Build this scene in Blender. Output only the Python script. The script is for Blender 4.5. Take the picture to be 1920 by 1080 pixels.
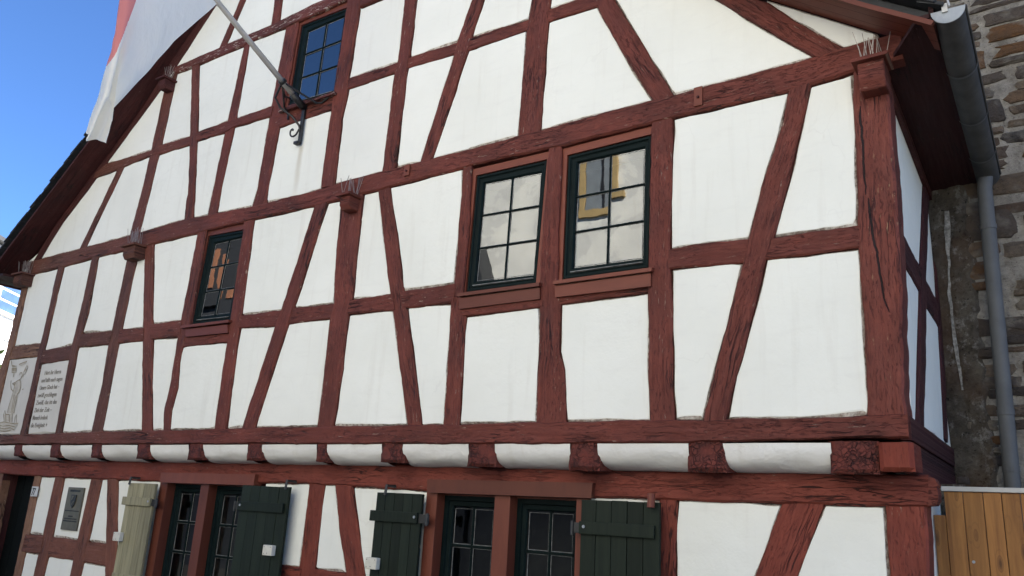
import bpy, bmesh, math, random
from mathutils import Vector, noise as mnoise
random.seed(7)
scene = bpy.context.scene
for o in list(bpy.data.objects):
    bpy.data.objects.remove(o)
COL = scene.collection

# ------------------------------------------------------------------ camera
def make_camera():
    cd = bpy.data.cameras.new('camera'); cam = bpy.data.objects.new('camera', cd); COL.objects.link(cam)
    yaw, pit, rol = (math.radians(a) for a in (35.06357, 15.80513, -3.24370))
    f = Vector((-math.sin(yaw)*math.cos(pit), math.cos(yaw)*math.cos(pit), math.sin(pit)))
    r = f.cross(Vector((0, 0, 1))).normalized(); d = f.cross(r)
    r2 = math.cos(rol)*r + math.sin(rol)*d; d2 = -math.sin(rol)*r + math.cos(rol)*d
    from mathutils import Matrix
    m = Matrix.Identity(4)
    for i in range(3):
        m[i][0] = r2[i]; m[i][1] = -d2[i]; m[i][2] = -f[i]
    m[0][3], m[1][3], m[2][3] = 0.745, -5.0, 1.95
    cam.matrix_world = m
    cd.sensor_width = 36.0; cd.lens = 36.0*1505.12/1920.0
    cd.clip_start = .05; cd.clip_end = 2000
    scene.camera = cam
make_camera()

# ------------------------------------------------------------------ light
SUN_AZ = math.radians(50)      # clockwise from +Y (the street side of the house lies in shade)
SUN_EL = math.radians(34)
sun_dir = Vector((math.sin(SUN_AZ)*math.cos(SUN_EL), math.cos(SUN_AZ)*math.cos(SUN_EL), math.sin(SUN_EL)))
world = bpy.data.worlds.new('World'); scene.world = world; world.use_nodes = True
wn = world.node_tree.nodes; wl = world.node_tree.links
sky = wn.new('ShaderNodeTexSky'); sky.sky_type = 'NISHITA'; sky.sun_disc = False
sky.sun_elevation = SUN_EL; sky.sun_rotation = SUN_AZ
sky.altitude = 3300; sky.air_density = 1.0; sky.dust_density = 0.0; sky.ozone_density = 9.0
wn['Background'].inputs['Strength'].default_value = .06
wl.new(sky.outputs[0], wn['Background'].inputs['Color'])
sd = bpy.data.lights.new('sun', 'SUN'); sd.energy = 5.0; sd.angle = math.radians(.53); sd.color = (1.0, .965, .92)
sun = bpy.data.objects.new('sun', sd); COL.objects.link(sun); sun.location = (8, 12, 20)
sun.rotation_euler = sun_dir.to_track_quat('Z', 'Y').to_euler()
scene.view_settings.view_transform = 'Standard'; scene.view_settings.look = 'None'
scene.view_settings.gamma = 1; scene.view_settings.use_curve_mapping = False
scene.view_settings.exposure = 2.53
scene.render.engine = 'CYCLES'
scene.cycles.max_bounces = 8; scene.cycles.diffuse_bounces = 5

# ------------------------------------------------------------------ materials
class NT:
    def __init__(self, name):
        self.m = bpy.data.materials.new(name); self.m.use_nodes = True
        self.n = self.m.node_tree.nodes; self.l = self.m.node_tree.links
        self.p = self.n['Principled BSDF']
    def node(self, t, **kw):
        x = self.n.new(t)
        for k, v in kw.items(): setattr(x, k, v)
        return x
    def link(self, a, b): self.l.new(a, b)
    def coord(self, kind='Object', scale=(1, 1, 1), rot=(0, 0, 0), loc=(0, 0, 0)):
        tc = self.node('ShaderNodeTexCoord'); mp = self.node('ShaderNodeMapping')
        mp.inputs['Scale'].default_value = scale; mp.inputs['Rotation'].default_value = rot; mp.inputs['Location'].default_value = loc
        self.link(tc.outputs[kind], mp.inputs[0]); return mp.outputs[0]
    def noise(self, vec, scale, detail=4, rough=.55, dist=0.0):
        x = self.node('ShaderNodeTexNoise'); x.inputs['Scale'].default_value = scale; x.inputs['Detail'].default_value = detail
        x.inputs['Roughness'].default_value = rough; x.inputs['Distortion'].default_value = dist
        self.link(vec, x.inputs['Vector']); return x.outputs['Fac']
    def vor(self, vec, scale, feature='F1'):
        x = self.node('ShaderNodeTexVoronoi', feature=feature); x.inputs['Scale'].default_value = scale
        self.link(vec, x.inputs['Vector']); return x.outputs['Distance']
    def ramp(self, fac, stops):
        x = self.node('ShaderNodeValToRGB'); e = x.color_ramp.elements
        while len(e) < len(stops): e.new(.5)
        for q, (p, c) in zip(e, stops):
            q.position = p; q.color = (c[0], c[1], c[2], 1) if isinstance(c, tuple) else (c, c, c, 1)
        self.link(fac, x.inputs[0]); return x.outputs[0]
    def mix(self, fac, a, b, mode='MIX'):
        x = self.node('ShaderNodeMix', data_type='RGBA', blend_type=mode)
        for s, v in ((0, fac), (6, a), (7, b)):
            if isinstance(v, (int, float)): x.inputs[s].default_value = v
            elif isinstance(v, tuple): x.inputs[s].default_value = (*v, 1)
            else: self.link(v, x.inputs[s])
        return x.outputs[2]
    def math(self, op, a, b=0.0, c=None):
        x = self.node('ShaderNodeMath', operation=op)
        for s, v in enumerate((a, b) if c is None else (a, b, c)):
            if isinstance(v, (int, float)): x.inputs[s].default_value = v
            else: self.link(v, x.inputs[s])
        return x.outputs[0]
    def bump(self, h, dist=.004, strength=1.0, normal=None):
        x = self.node('ShaderNodeBump'); x.inputs['Distance'].default_value = dist; x.inputs['Strength'].default_value = strength
        self.link(h, x.inputs['Height'])
        if normal: self.link(normal, x.inputs['Normal'])
        return x.outputs[0]
    def out(self, col=None, rough=None, normal=None, spec=None, metal=None):
        for k, v in (('Base Color', col), ('Roughness', rough), ('Normal', normal), ('Specular IOR Level', spec), ('Metallic', metal)):
            if v is None: continue
            if isinstance(v, (int, float)): self.p.inputs[k].default_value = v
            elif isinstance(v, tuple): self.p.inputs[k].default_value = (*v, 1)
            else: self.link(v, self.p.inputs[k])
        return self.m

def mat_timber(name, base, dark, bare, worn=.5, kind='UV', bdist=.009, fade=False, split=False):
    """hand-hewn painted timber; U runs along the grain (metres)"""
    t = NT(name); c1 = t.coord(kind, (1, 1, 1))
    g = t.coord(kind, (2.2, 38, 38)); fine = t.noise(g, 1.0, 5, .65, .4)
    c = t.coord(kind, (6, 16, 16)); adze = t.noise(c, 1.6, 3, .6, .8)
    big = t.noise(c1, 1.9, 3, .5)
    cr = t.coord(kind, (1.6, 20, 20)); cn = t.noise(cr, 1.0, 3, .55, .55)
    crack = t.ramp(t.math('ABSOLUTE', t.math('SUBTRACT', cn, .5)), [(0.0, 1.0), (.012, .7), (.022, 0.0)])
    cmask = t.ramp(t.noise(t.coord(kind, (1.1, 2.5, 2.5), loc=(3, 1, 0)), 1.3, 2), [(.5, 0.0), (.62, 1.0)])
    crack = t.math('MULTIPLY', crack, cmask)
    # short dark checks and adze scallops across the hewn face
    ck = t.noise(t.coord(kind, (17, 85, 85), rot=(0, 0, .11)), 1.0, 4, .7, .5)
    chk = t.math('MULTIPLY', t.ramp(ck, [(.555, 0.0), (.64, 1.0)]), t.ramp(t.noise(c1, 3.7, 3), [(.38, .25), (.60, 1.0)]))
    blot = t.noise(t.coord(kind, (7, 13, 13), loc=(5, 4, 0)), 1.0, 5, .7)
    col = t.mix(t.ramp(big, [(.3, 0.0), (.7, 1.0)]), base, dark)
    col = t.mix(t.math('MULTIPLY', t.ramp(fine, [(.35, 0.0), (.7, 1.0)]), .55), col, dark)
    col = t.mix(t.math('MULTIPLY', t.ramp(blot, [(.50, 0.0), (.72, 1.0)]), .40), col, tuple(v*.55 for v in dark))
    col = t.mix(t.math('MULTIPLY', t.ramp(blot, [(.28, 1.0), (.44, 0.0)]), .45), col, tuple(v*1.35 for v in base))
    if fade:      # the weather side at the far end has lost most of its colour
        sx = t.node('ShaderNodeSeparateXYZ'); t.link(t.coord('Object'), sx.inputs[0])
        fd = t.ramp(t.math('MULTIPLY', t.math('ADD', sx.outputs[0], 6.6), -.25), [(0.0, 0.0), (1.0, 1.0)])
        fd = t.math('MULTIPLY', fd, t.ramp(t.noise(c1, 3.1, 4, .7), [(.3, .35), (.6, 1.0)]))
        col = t.mix(t.math('MULTIPLY', fd, .8), col, t.mix(fine, (.165, .085, .055), (.085, .042, .030)))
    # flaked paint, in streaks along the grain
    fl = t.noise(t.coord(kind, (9, 60, 60), loc=(1.7, .3, 0)), 1.0, 4, .7)
    fm = t.noise(t.coord(kind, (1.3, 6, 6), loc=(7, 2, 0)), 1.4, 3)
    flake = t.math('MULTIPLY', t.ramp(fl, [(.66-.10*worn, 0.0), (.70-.10*worn, 1.0)]), t.ramp(fm, [(.55-.14*worn, 0.0), (.66-.14*worn, 1.0)]))
    col = t.mix(flake, col, bare)
    col = t.mix(t.math('MULTIPLY', crack, .9), col, (.012, .006, .005))
    col = t.mix(t.math('MULTIPLY', chk, .45), col, (.025, .009, .007))
    if split:     # two long drying cracks down the corner post
        su = t.node('ShaderNodeSeparateXYZ'); t.link(c1, su.inputs[0]); u, v = su.outputs[0], su.outputs[1]
        wn_ = t.math('MULTIPLY', t.math('SUBTRACT', t.noise(t.coord(kind, (7, .2, 1)), 1.0, 4, .6), .5), .035)
        for u0, u1, v0, sl in ((.25, .86, .040, .012), (.88, 1.62, .062, .10)):
            dv = t.math('ABSOLUTE', t.math('SUBTRACT', t.math('SUBTRACT', v, wn_), t.math('MULTIPLY_ADD', t.math('SUBTRACT', u, u0), sl, v0)))
            rg_ = t.ramp(t.math('DIVIDE', t.math('SUBTRACT', u, u0), u1-u0), [(0.0, 0.0), (.12, 1.0), (.8, .8), (1.0, 0.0)])
            k = t.ramp(t.math('SUBTRACT', dv, t.math('MULTIPLY', rg_, .0045)), [(0.0, 1.0), (.0022, 0.0)])
            k = t.math('MULTIPLY', k, t.ramp(rg_, [(0.0, 0.0), (.06, 1.0)]))
            col = t.mix(k, col, (.014, .006, .005)); crack = t.math('MAXIMUM', crack, k)
    h = t.math('ADD', t.math('MULTIPLY', fine, .35), t.math('MULTIPLY', adze, .75))
    h = t.math('SUBTRACT', h, t.math('MULTIPLY', crack, 1.3))
    h = t.math('SUBTRACT', h, t.math('MULTIPLY', chk, .5)); h = t.math('SUBTRACT', h, t.math('MULTIPLY', flake, .25))
    rg = t.ramp(fine, [(.3, .62), (.7, .86)])
    return t.out(col, rg, t.bump(h, bdist), .3)

M = {}
M['r'] = mat_timber('red_timber', (.172, .041, .027), (.092, .024, .017), (.32, .22, .17), .48, fade=True)
M['rs'] = mat_timber('split_red_timber', (.185, .047, .031), (.115, .030, .021), (.36, .22, .13), .45, split=True)
M['gr'] = mat_timber('fresh_red_timber_below', (.215, .047, .029), (.130, .030, .020), (.3, .2, .15), .25, bdist=.007)
M['gb'] = mat_timber('brown_red_timber_below', (.215, .082, .052), (.125, .046, .030), (.3, .2, .15), .3, bdist=.007)
M['b'] = mat_timber('brown_red_timber', (.150, .058, .038), (.078, .031, .022), (.27, .17, .12), .5)
M['t'] = mat_timber('bare_timber', (.27, .145, .085), (.145, .068, .042), (.36, .25, .17), .55)
M['w'] = mat_timber('weathered_red_timber', (.150, .040, .031), (.088, .028, .022), (.44, .38, .32), 1.0)
M['d'] = mat_timber('dark_red_timber', (.075, .018, .015), (.045, .012, .011), (.25, .15, .12), .15)
M['soffit'] = mat_timber('shaded_maroon_boards', (.040, .010, .009), (.026, .007, .007), (.2, .12, .1), .0, bdist=.002)  # colour sunk towards black to carry the shade under the eaves
M['bright'] = mat_timber('fresh_red_timber', (.20, .040, .022), (.15, .029, .017), (.3, .2, .15), .0, bdist=.003)

def mat_endgrain():
    t = NT('cracked_end_grain'); c = t.coord('Object', (1, 1, 1))
    wob = t.noise(c, 14, 3); v = t.node('ShaderNodeVectorMath', operation='ADD'); t.link(c, v.inputs[0])
    s = t.node('ShaderNodeVectorMath', operation='SCALE'); s.inputs['Scale'].default_value = .05
    nz = t.node('ShaderNodeTexNoise'); nz.inputs['Scale'].default_value = 18; t.link(c, nz.inputs['Vector']); t.link(nz.outputs['Color'], s.inputs[0]); t.link(s.outputs[0], v.inputs[1])
    d = t.vor(v.outputs[0], 34, 'DISTANCE_TO_EDGE'); d2 = t.vor(v.outputs[0], 15, 'DISTANCE_TO_EDGE')
    k = t.math('MAXIMUM', t.ramp(d, [(0.0, 1.0), (.05, .5), (.09, 0.0)]), t.ramp(d2, [(0.0, 1.0), (.035, .6), (.07, 0.0)]))
    k = t.math('MULTIPLY', k, t.ramp(t.noise(c, 9, 2), [(.38, .15), (.6, 1.0)]))
    col = t.mix(t.ramp(wob, [(.35, 0.0), (.65, 1.0)]), (.140, .031, .022), (.085, .021, .016))
    col = t.mix(t.math('MULTIPLY', k, .85), col, (.016, .007, .006))
    h = t.math('SUBTRACT', t.math('MULTIPLY', wob, .6), k)
    return t.out(col, .75, t.bump(h, .008), .3)
M['end'] = mat_endgrain()

def mat_plaster(name, base, tint, dirt=.35, bd=.005, stain=False, patch=0.0):
    t = NT(name); c = t.coord('Object')
    big = t.noise(c, 1.1, 4, .55); mid = t.noise(c, 5, 4, .6); fine = t.noise(c, 60, 4, .7)
    st = t.noise(t.coord('Object', (9, 9, .8)), 1.0, 4, .6)
    col = t.mix(t.ramp(big, [(.35, 0.0), (.7, 1.0)]), base, tint)
    col = t.mix(t.math('MULTIPLY', t.ramp(st, [(.55, 0.0), (.8, 1.0)]), dirt), col, (.56, .53, .46))
    col = t.mix(t.math('MULTIPLY', t.ramp(t.noise(c, 26, 3, .6), [(.72, 0.0), (.80, 1.0)]), .35*dirt+.05), col, (.42, .39, .35))
    if patch:
        pm = t.noise(c, .9, 5, .62, .6); col = t.mix(t.math('MULTIPLY', t.ramp(pm, [(.52, 0.0), (.54, 1.0)]), patch), col, (.40, .395, .37))
        pm2 = t.noise(c, 2.3, 5, .6, .8); col = t.mix(t.math('MULTIPLY', t.ramp(pm2, [(.60, 0.0), (.615, 1.0)]), patch), col, (.60, .58, .52))
    if stain:
        tr = t.noise(t.coord('Object', (3, 3, 14)), 1.0, 4, .6, .5)
        col = t.mix(t.math('MULTIPLY', t.ramp(tr, [(.55, 0.0), (.72, 1.0)]), .13), col, (.60, .59, .55))
        hc = t.vor(t.mix(.14, c, t.node('ShaderNodeTexNoise').outputs['Color']), 1.5, 'DISTANCE_TO_EDGE')
        hm = t.ramp(t.noise(c, 1.3, 2), [(.52, 0.0), (.64, 1.0)])
        col = t.mix(t.math('MULTIPLY', t.math('MULTIPLY', t.ramp(hc, [(.0, 1.0), (.006, 0.0)]), hm), .13), col, (.38, .36, .33))
        sp = t.node('ShaderNodeSeparateXYZ'); t.link(c, sp.inputs[0])
        dx = t.math('ABSOLUTE', t.math('ADD', t.math('ADD', sp.outputs[0], 5.553), t.math('MULTIPLY', t.math('SUBTRACT', mid, .5), .03)))
        k = t.math('MULTIPLY', t.ramp(dx, [(.012, 1.0), (.05, 0.0)]), t.ramp(t.math('SUBTRACT', sp.outputs[2], 4.9), [(.0, 0.0), (.25, .6), (.62, 1.0), (.66, 0.0)]))
        col = t.mix(t.math('MULTIPLY', k, .55), col, (.42, .36, .26))
    h = t.math('ADD', t.math('MULTIPLY', mid, 1.6), t.math('MULTIPLY', fine, .22)); h = t.math('ADD', h, t.math('MULTIPLY', big, 3.0))
    return t.out(col, .88, t.bump(h, bd), .25)
M['plaster'] = mat_plaster('white_limewash', (.805, .81, .745), (.745, .75, .685), .3, stain=True)
M['plaster_lifted'] = mat_plaster('white_limewash_lifted', (.93, .88, .73), (.86, .82, .68), .3)  # same limewash, lightened and warmed to offset blue skylight on the side
M['coving'] = mat_plaster('coving_limewash', (.76, .75, .71), (.66, .645, .60), .5, .010)

def mat_lip():
    t = NT('mortar_edge'); c = t.coord('Object'); n = t.noise(c, 22, 4, .7)
    col = t.mix(t.ramp(n, [(.40, 0.0), (.60, 1.0)]), (.62, .58, .52), (.26, .21, .175))
    return t.out(col, .95, t.bump(t.noise(c, 70, 3), .004), .1)
M['lip'] = mat_lip()

def simple(name, col, rough=.6, var=.25, scale=8, spec=.3, bump=.0015, metal=0.0, stretch=(1, 1, 1), dark=None):
    t = NT(name); c = t.coord('Object', stretch); n = t.noise(c, scale, 4, .6)
    dk = dark or tuple(v*(1-var) for v in col)
    return t.out(t.mix(t.ramp(n, [(.3, 0.0), (.7, 1.0)]), col, dk), rough, t.bump(t.noise(c, scale*3, 3), bump), spec, metal)
def mat_board(name, col, dark, kind='Object', stretch=(30, 30, 1.6), rough=.6, knot=0.0, spec=.3, worn=None, bd=.002):
    t = NT(name); oi = t.node('ShaderNodeObjectInfo'); tc = t.node('ShaderNodeTexCoord'); mp = t.node('ShaderNodeMapping'); mp.inputs['Scale'].default_value = stretch
    cv = t.node('ShaderNodeCombineXYZ'); t.link(t.math('MULTIPLY', oi.outputs['Random'], 57.0), cv.inputs[0]); t.link(t.math('MULTIPLY', oi.outputs['Random'], 31.0), cv.inputs[2])
    t.link(tc.outputs[kind], mp.inputs[0]); t.link(cv.outputs[0], mp.inputs['Location'])
    g = t.noise(mp.outputs[0], 1.0, 5, .62, .35)
    col2 = t.mix(t.ramp(g, [(.3, 0.0), (.72, 1.0)]), col, dark)
    sh = t.math('MULTIPLY_ADD', oi.outputs['Random'], .5, .72)
    hsv = t.node('ShaderNodeHueSaturation'); t.link(sh, hsv.inputs['Value']); t.link(col2, hsv.inputs['Color']); colr = hsv.outputs[0]
    h = g
    if knot:
        mk = t.node('ShaderNodeMapping'); mk.inputs['Scale'].default_value = (13, 13, 4.2); t.link(tc.outputs[kind], mk.inputs[0]); t.link(cv.outputs[0], mk.inputs['Location'])
        v = t.vor(mk.outputs[0], 1.0); k = t.ramp(v, [(.05, 1.0), (.13, .55), (.2, 0.0)])
        ring = t.ramp(t.math('SINE', t.math('MULTIPLY', v, 42.0)), [(.4, 0.0), (.9, 1.0)])
        ring = t.math('MULTIPLY', ring, t.ramp(v, [(.12, .6), (.42, 0.0)]))
        colr = t.mix(t.math('MULTIPLY', t.math('MAXIMUM', k, ring), knot), colr, (.07, .03, .012))
    if worn:
        w = t.noise(t.coord(kind, (12, 12, 3)), 1.2, 5, .7); colr = t.mix(t.ramp(w, [(.5, 0.0), (.7, 1.0)]), colr, worn)
    return t.out(colr, rough, t.bump(h, bd), spec)
M['green'] = simple('dark_green_gloss', (.006, .013, .013), .5, .35, 6, .07)
M['sash'] = simple('dark_green_sash', (.006, .013, .013), .5, .3, 9, .07)
M['bead'] = simple('putty_bead', (.26, .27, .265), .6, .7, 25, .3)
M['redpaint'] = mat_board('red_brown_paint', (.165, .043, .024), (.125, .031, .018), stretch=(3, 9, 9), rough=.5, bd=.001)
M['framepaint'] = mat_board('brown_frame_paint', (.148, .042, .024), (.108, .030, .018), stretch=(9, 9, 2), rough=.52, bd=.001)
M['sh_green'] = mat_board('dark_green_boards', (.017, .024, .016), (.010, .015, .011), rough=.55, spec=.14)
M['sh_olive'] = mat_board('pale_olive_boards', (.34, .31, .19), (.17, .155, .09), rough=.6, spec=.35)  # paler olive than the other shutters
M['fence'] = mat_board('stained_larch', (.36, .165, .046), (.17, .070, .020), stretch=(22, 22, 1.5), rough=.6, knot=.85)
M['iron'] = simple('black_iron', (.012, .012, .013), .5, .3, 20, .5)
M['castiron'] = simple('dark_iron_hinge', (.02, .021, .022), .5, .3, 20, .5)
M['zinc'] = simple('weathered_zinc', (.092, .090, .084), .6, .35, 7, .2)
M['zinc_lt'] = simple('pale_zinc', (.34, .37, .40), .45, .3, 9, .5, metal=.2)
M['pipe'] = simple('grey_downpipe', (.135, .136, .133), .55, .25, 5, .2)
M['slate'] = simple('slate', (.032, .034, .036), .7, .5, 15, .4, .004)
M['cap'] = simple('pale_cap', (.55, .54, .50), .5, .25, 6, .3)
M['pole'] = simple('grey_pole', (.50, .48, .44), .55, .35, 5, .3, stretch=(8, 1, 1))
M['plastic'] = simple('cream_plastic', (.62, .60, .52), .4, .12, 20, .4)
M['bronze'] = simple('aged_bronze', (.125, .112, .075), .5, .35, 9, .4, metal=.15)
M['bronze_dk'] = simple('dark_bronze', (.03, .03, .026), .5, .35, 9, .5, metal=.4)
M['ink'] = simple('brown_lettering', (.36, .335, .295), .9, .5, 30, .1)
M['sketch'] = simple('brown_sketch', (.40, .35, .26), .9, .5, 14, .1)
M['sketch_lt'] = simple('pale_sketch_wash', (.555, .52, .45), .9, .3, 9, .1)
M['panelstone'] = mat_plaster('painted_panel_ground', (.62, .605, .56), (.52, .505, .46), .5)
M['dark'] = simple('dark_interior', (.01, .01, .011), .9, .2)
M['interior'] = simple('dark_backing', (.05, .047, .043), .9, .2)  # dark colour stands for the dimness of unlit rooms
M['wire'] = simple('steel_wire', (.30, .26, .24), .4, .2, 30, .5, metal=.3)
M['door'] = mat_board('darkened_green_door', (.004, .006, .007), (.003, .005, .005), rough=.6, spec=.1)  # green sunk almost to black for the dim interior of the doorway
M['signwhite'] = simple('enamel_white', (.55, .55, .53), .4, .2, 40, .4)
M['black'] = simple('black_lettering', (.015, .015, .017), .6, .1)

def mat_glass(name, ior=2.0, tint=(.75, .8, .8), wave=.00035):
    t = NT(name); n = t.n; l = t.l; n.remove(t.p)
    out = n['Material Output']; fr = t.node('ShaderNodeFresnel'); fr.inputs['IOR'].default_value = ior
    gl = t.node('ShaderNodeBsdfGlossy'); gl.inputs['Roughness'].default_value = .012; gl.inputs['Color'].default_value = (.97, .98, .96, 1)
    tr = t.node('ShaderNodeBsdfTransparent'); tr.inputs['Color'].default_value = (*tint, 1)
    mx = t.node('ShaderNodeMixShader'); b = t.bump(t.noise(t.coord('Object'), 3.6, 2), wave, 1.0)
    l.new(b, gl.inputs['Normal']); l.new(fr.outputs[0], mx.inputs[0]); l.new(tr.outputs[0], mx.inputs[1]); l.new(gl.outputs[0], mx.inputs[2]); l.new(mx.outputs[0], out.inputs[0])
    return t.m
M['glass'] = mat_glass('old_window_glass', 2.3)
M['glass_low'] = mat_glass('window_glass', 1.42)

def mat_flag(name, col):
    t = NT(name); c = t.coord('Object'); n = t.noise(c, 3, 3); w = t.noise(c, 300, 2)
    t.out(t.mix(n, col, tuple(v*.9 for v in col)), .8, t.bump(t.math('ADD', t.math('ADD', n, t.math('MULTIPLY', t.noise(t.coord('Object', (1, 9, 2.2)), 1.0, 4, .6, .8), .8)), t.math('MULTIPLY', w, .05)), .03), .2)
    tl = t.node('ShaderNodeBsdfTranslucent'); tl.inputs['Color'].default_value = (*col, 1)
    mx = t.node('ShaderNodeMixShader'); mx.inputs[0].default_value = .55
    t.link(t.p.outputs[0], mx.inputs[1]); t.link(tl.outputs[0], mx.inputs[2]); t.link(mx.outputs[0], t.n['Material Output'].inputs[0])
    return t.m
M['flag_white'] = mat_flag('white_bunting', (.94, .92, .83)); M['flag_red'] = mat_flag('red_bunting', (.84, .30, .27))

def mat_stone(name, cols):
    t = NT(name); oi = t.node('ShaderNodeObjectInfo'); c = t.coord('Object')
    col = t.ramp(oi.outputs['Random'], cols); n = t.noise(c, 16, 5, .7); f = t.noise(c, 70, 4, .7)
    col = t.mix(t.math('MULTIPLY', t.ramp(n, [(.35, 0.0), (.7, 1.0)]), .6), col, (.05, .045, .04))
    col = t.mix(t.math('MULTIPLY', t.ramp(t.noise(c, 6, 3), [(.55, 0.0), (.7, 1.0)]), .45), col, (.30, .27, .22))
    return t.out(col, .88, t.bump(t.math('ADD', n, t.math('MULTIPLY', f, .6)), .035), .25)
M['stone'] = mat_stone('rubble_stone', [(0.0, (.075, .055, .042)), (.18, (.135, .105, .08)), (.34, (.045, .037, .034)), (.5, (.20, .15, .10)), (.66, (.09, .052, .034)), (.8, (.24, .20, .15)), (.92, (.17, .085, .035))])  # stone tones lowered all over to deepen the shade under the eave
def mat_mortar():
    t = NT('lime_mortar'); c = t.coord('Object'); n = t.noise(c, 9, 5, .7); f = t.noise(c, 45, 4, .7)
    col = t.mix(t.ramp(n, [(.35, 0.0), (.68, 1.0)]), (.36, .33, .275), (.17, .15, .125))
    col = t.mix(t.ramp(f, [(.60, 0.0), (.68, 1.0)]), col, (.09, .08, .07))
    return t.out(col, .95, t.bump(t.math('ADD', n, t.math('MULTIPLY', f, .6)), .03), .15)
M['mortar'] = mat_mortar()
def mat_render():
    t = NT('old_rough_render'); c = t.coord('Object'); n = t.noise(c, 5, 6, .7); f = t.noise(c, 28, 5, .75); b = t.noise(c, 1.7, 3)
    col = t.mix(t.ramp(n, [(.36, 0.0), (.64, 1.0)]), (.150, .130, .100), (.060, .050, .040))
    pl = t.math('MULTIPLY', t.ramp(t.noise(t.coord('Object', (1, 1, .8), loc=(2, 0, 5)), 11, 6, .75), [(.53, 0.0), (.63, 1.0)]), t.ramp(t.noise(t.coord('Object', loc=(0, 3, 1)), 2.4, 2), [(.45, .1), (.62, .9)]))
    col = t.mix(pl, col, (.33, .31, .28))
    col = t.mix(t.ramp(f, [(.57, 0.0), (.66, 1.0)]), col, (.022, .018, .015)); col = t.mix(t.ramp(b, [(.5, 0.0), (.68, .6)]), col, (.10, .055, .032))
    return t.out(col, .95, t.bump(t.math('ADD', n, t.math('MULTIPLY', f, .7)), .05), .15)
M['render'] = mat_render()  # render colours darkened overall to carry the eave's shade
M['seam'] = simple('pale_mortar_seam', (.42, .40, .36), .95, .7, 30, .1, .01)
M['cream'] = mat_plaster('cream_render', (.70, .68, .60), (.56, .55, .50), .6, patch=.42)
M['win_grey'] = simple('grey_window', (.20, .22, .23), .5, .3, 3, .3)
M['ochre'] = simple('ochre_trim', (.38, .27, .12), .7, .2)
M['strip_orange'] = simple('strip_orange', (.30, .13, .07), .8, .25, 5)
M['white_far'] = simple('white_render', (.82, .81, .78), .85, .06, 2)
M['far_glass'] = simple('painted_sky_glass', (.055, .10, .19), .4, .4, 3, .3)  # blue of the mirrored sky painted into the panes
M['far_frame'] = simple('white_frame', (.72, .72, .70), .5, .1)
M['shopdark'] = simple('dark_plinth', (.030, .036, .050), .8, .3, 3)
M['paving'] = simple('stone_paving', (.08, .077, .073), .85, .4, 5, .3, .01)
M['leaf'] = simple('leaf_green', (.055, .10, .025), .6, .6, 4, .3)
M['bark'] = simple('bark', (.09, .07, .05), .9, .4, 12, .2, .01)

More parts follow.
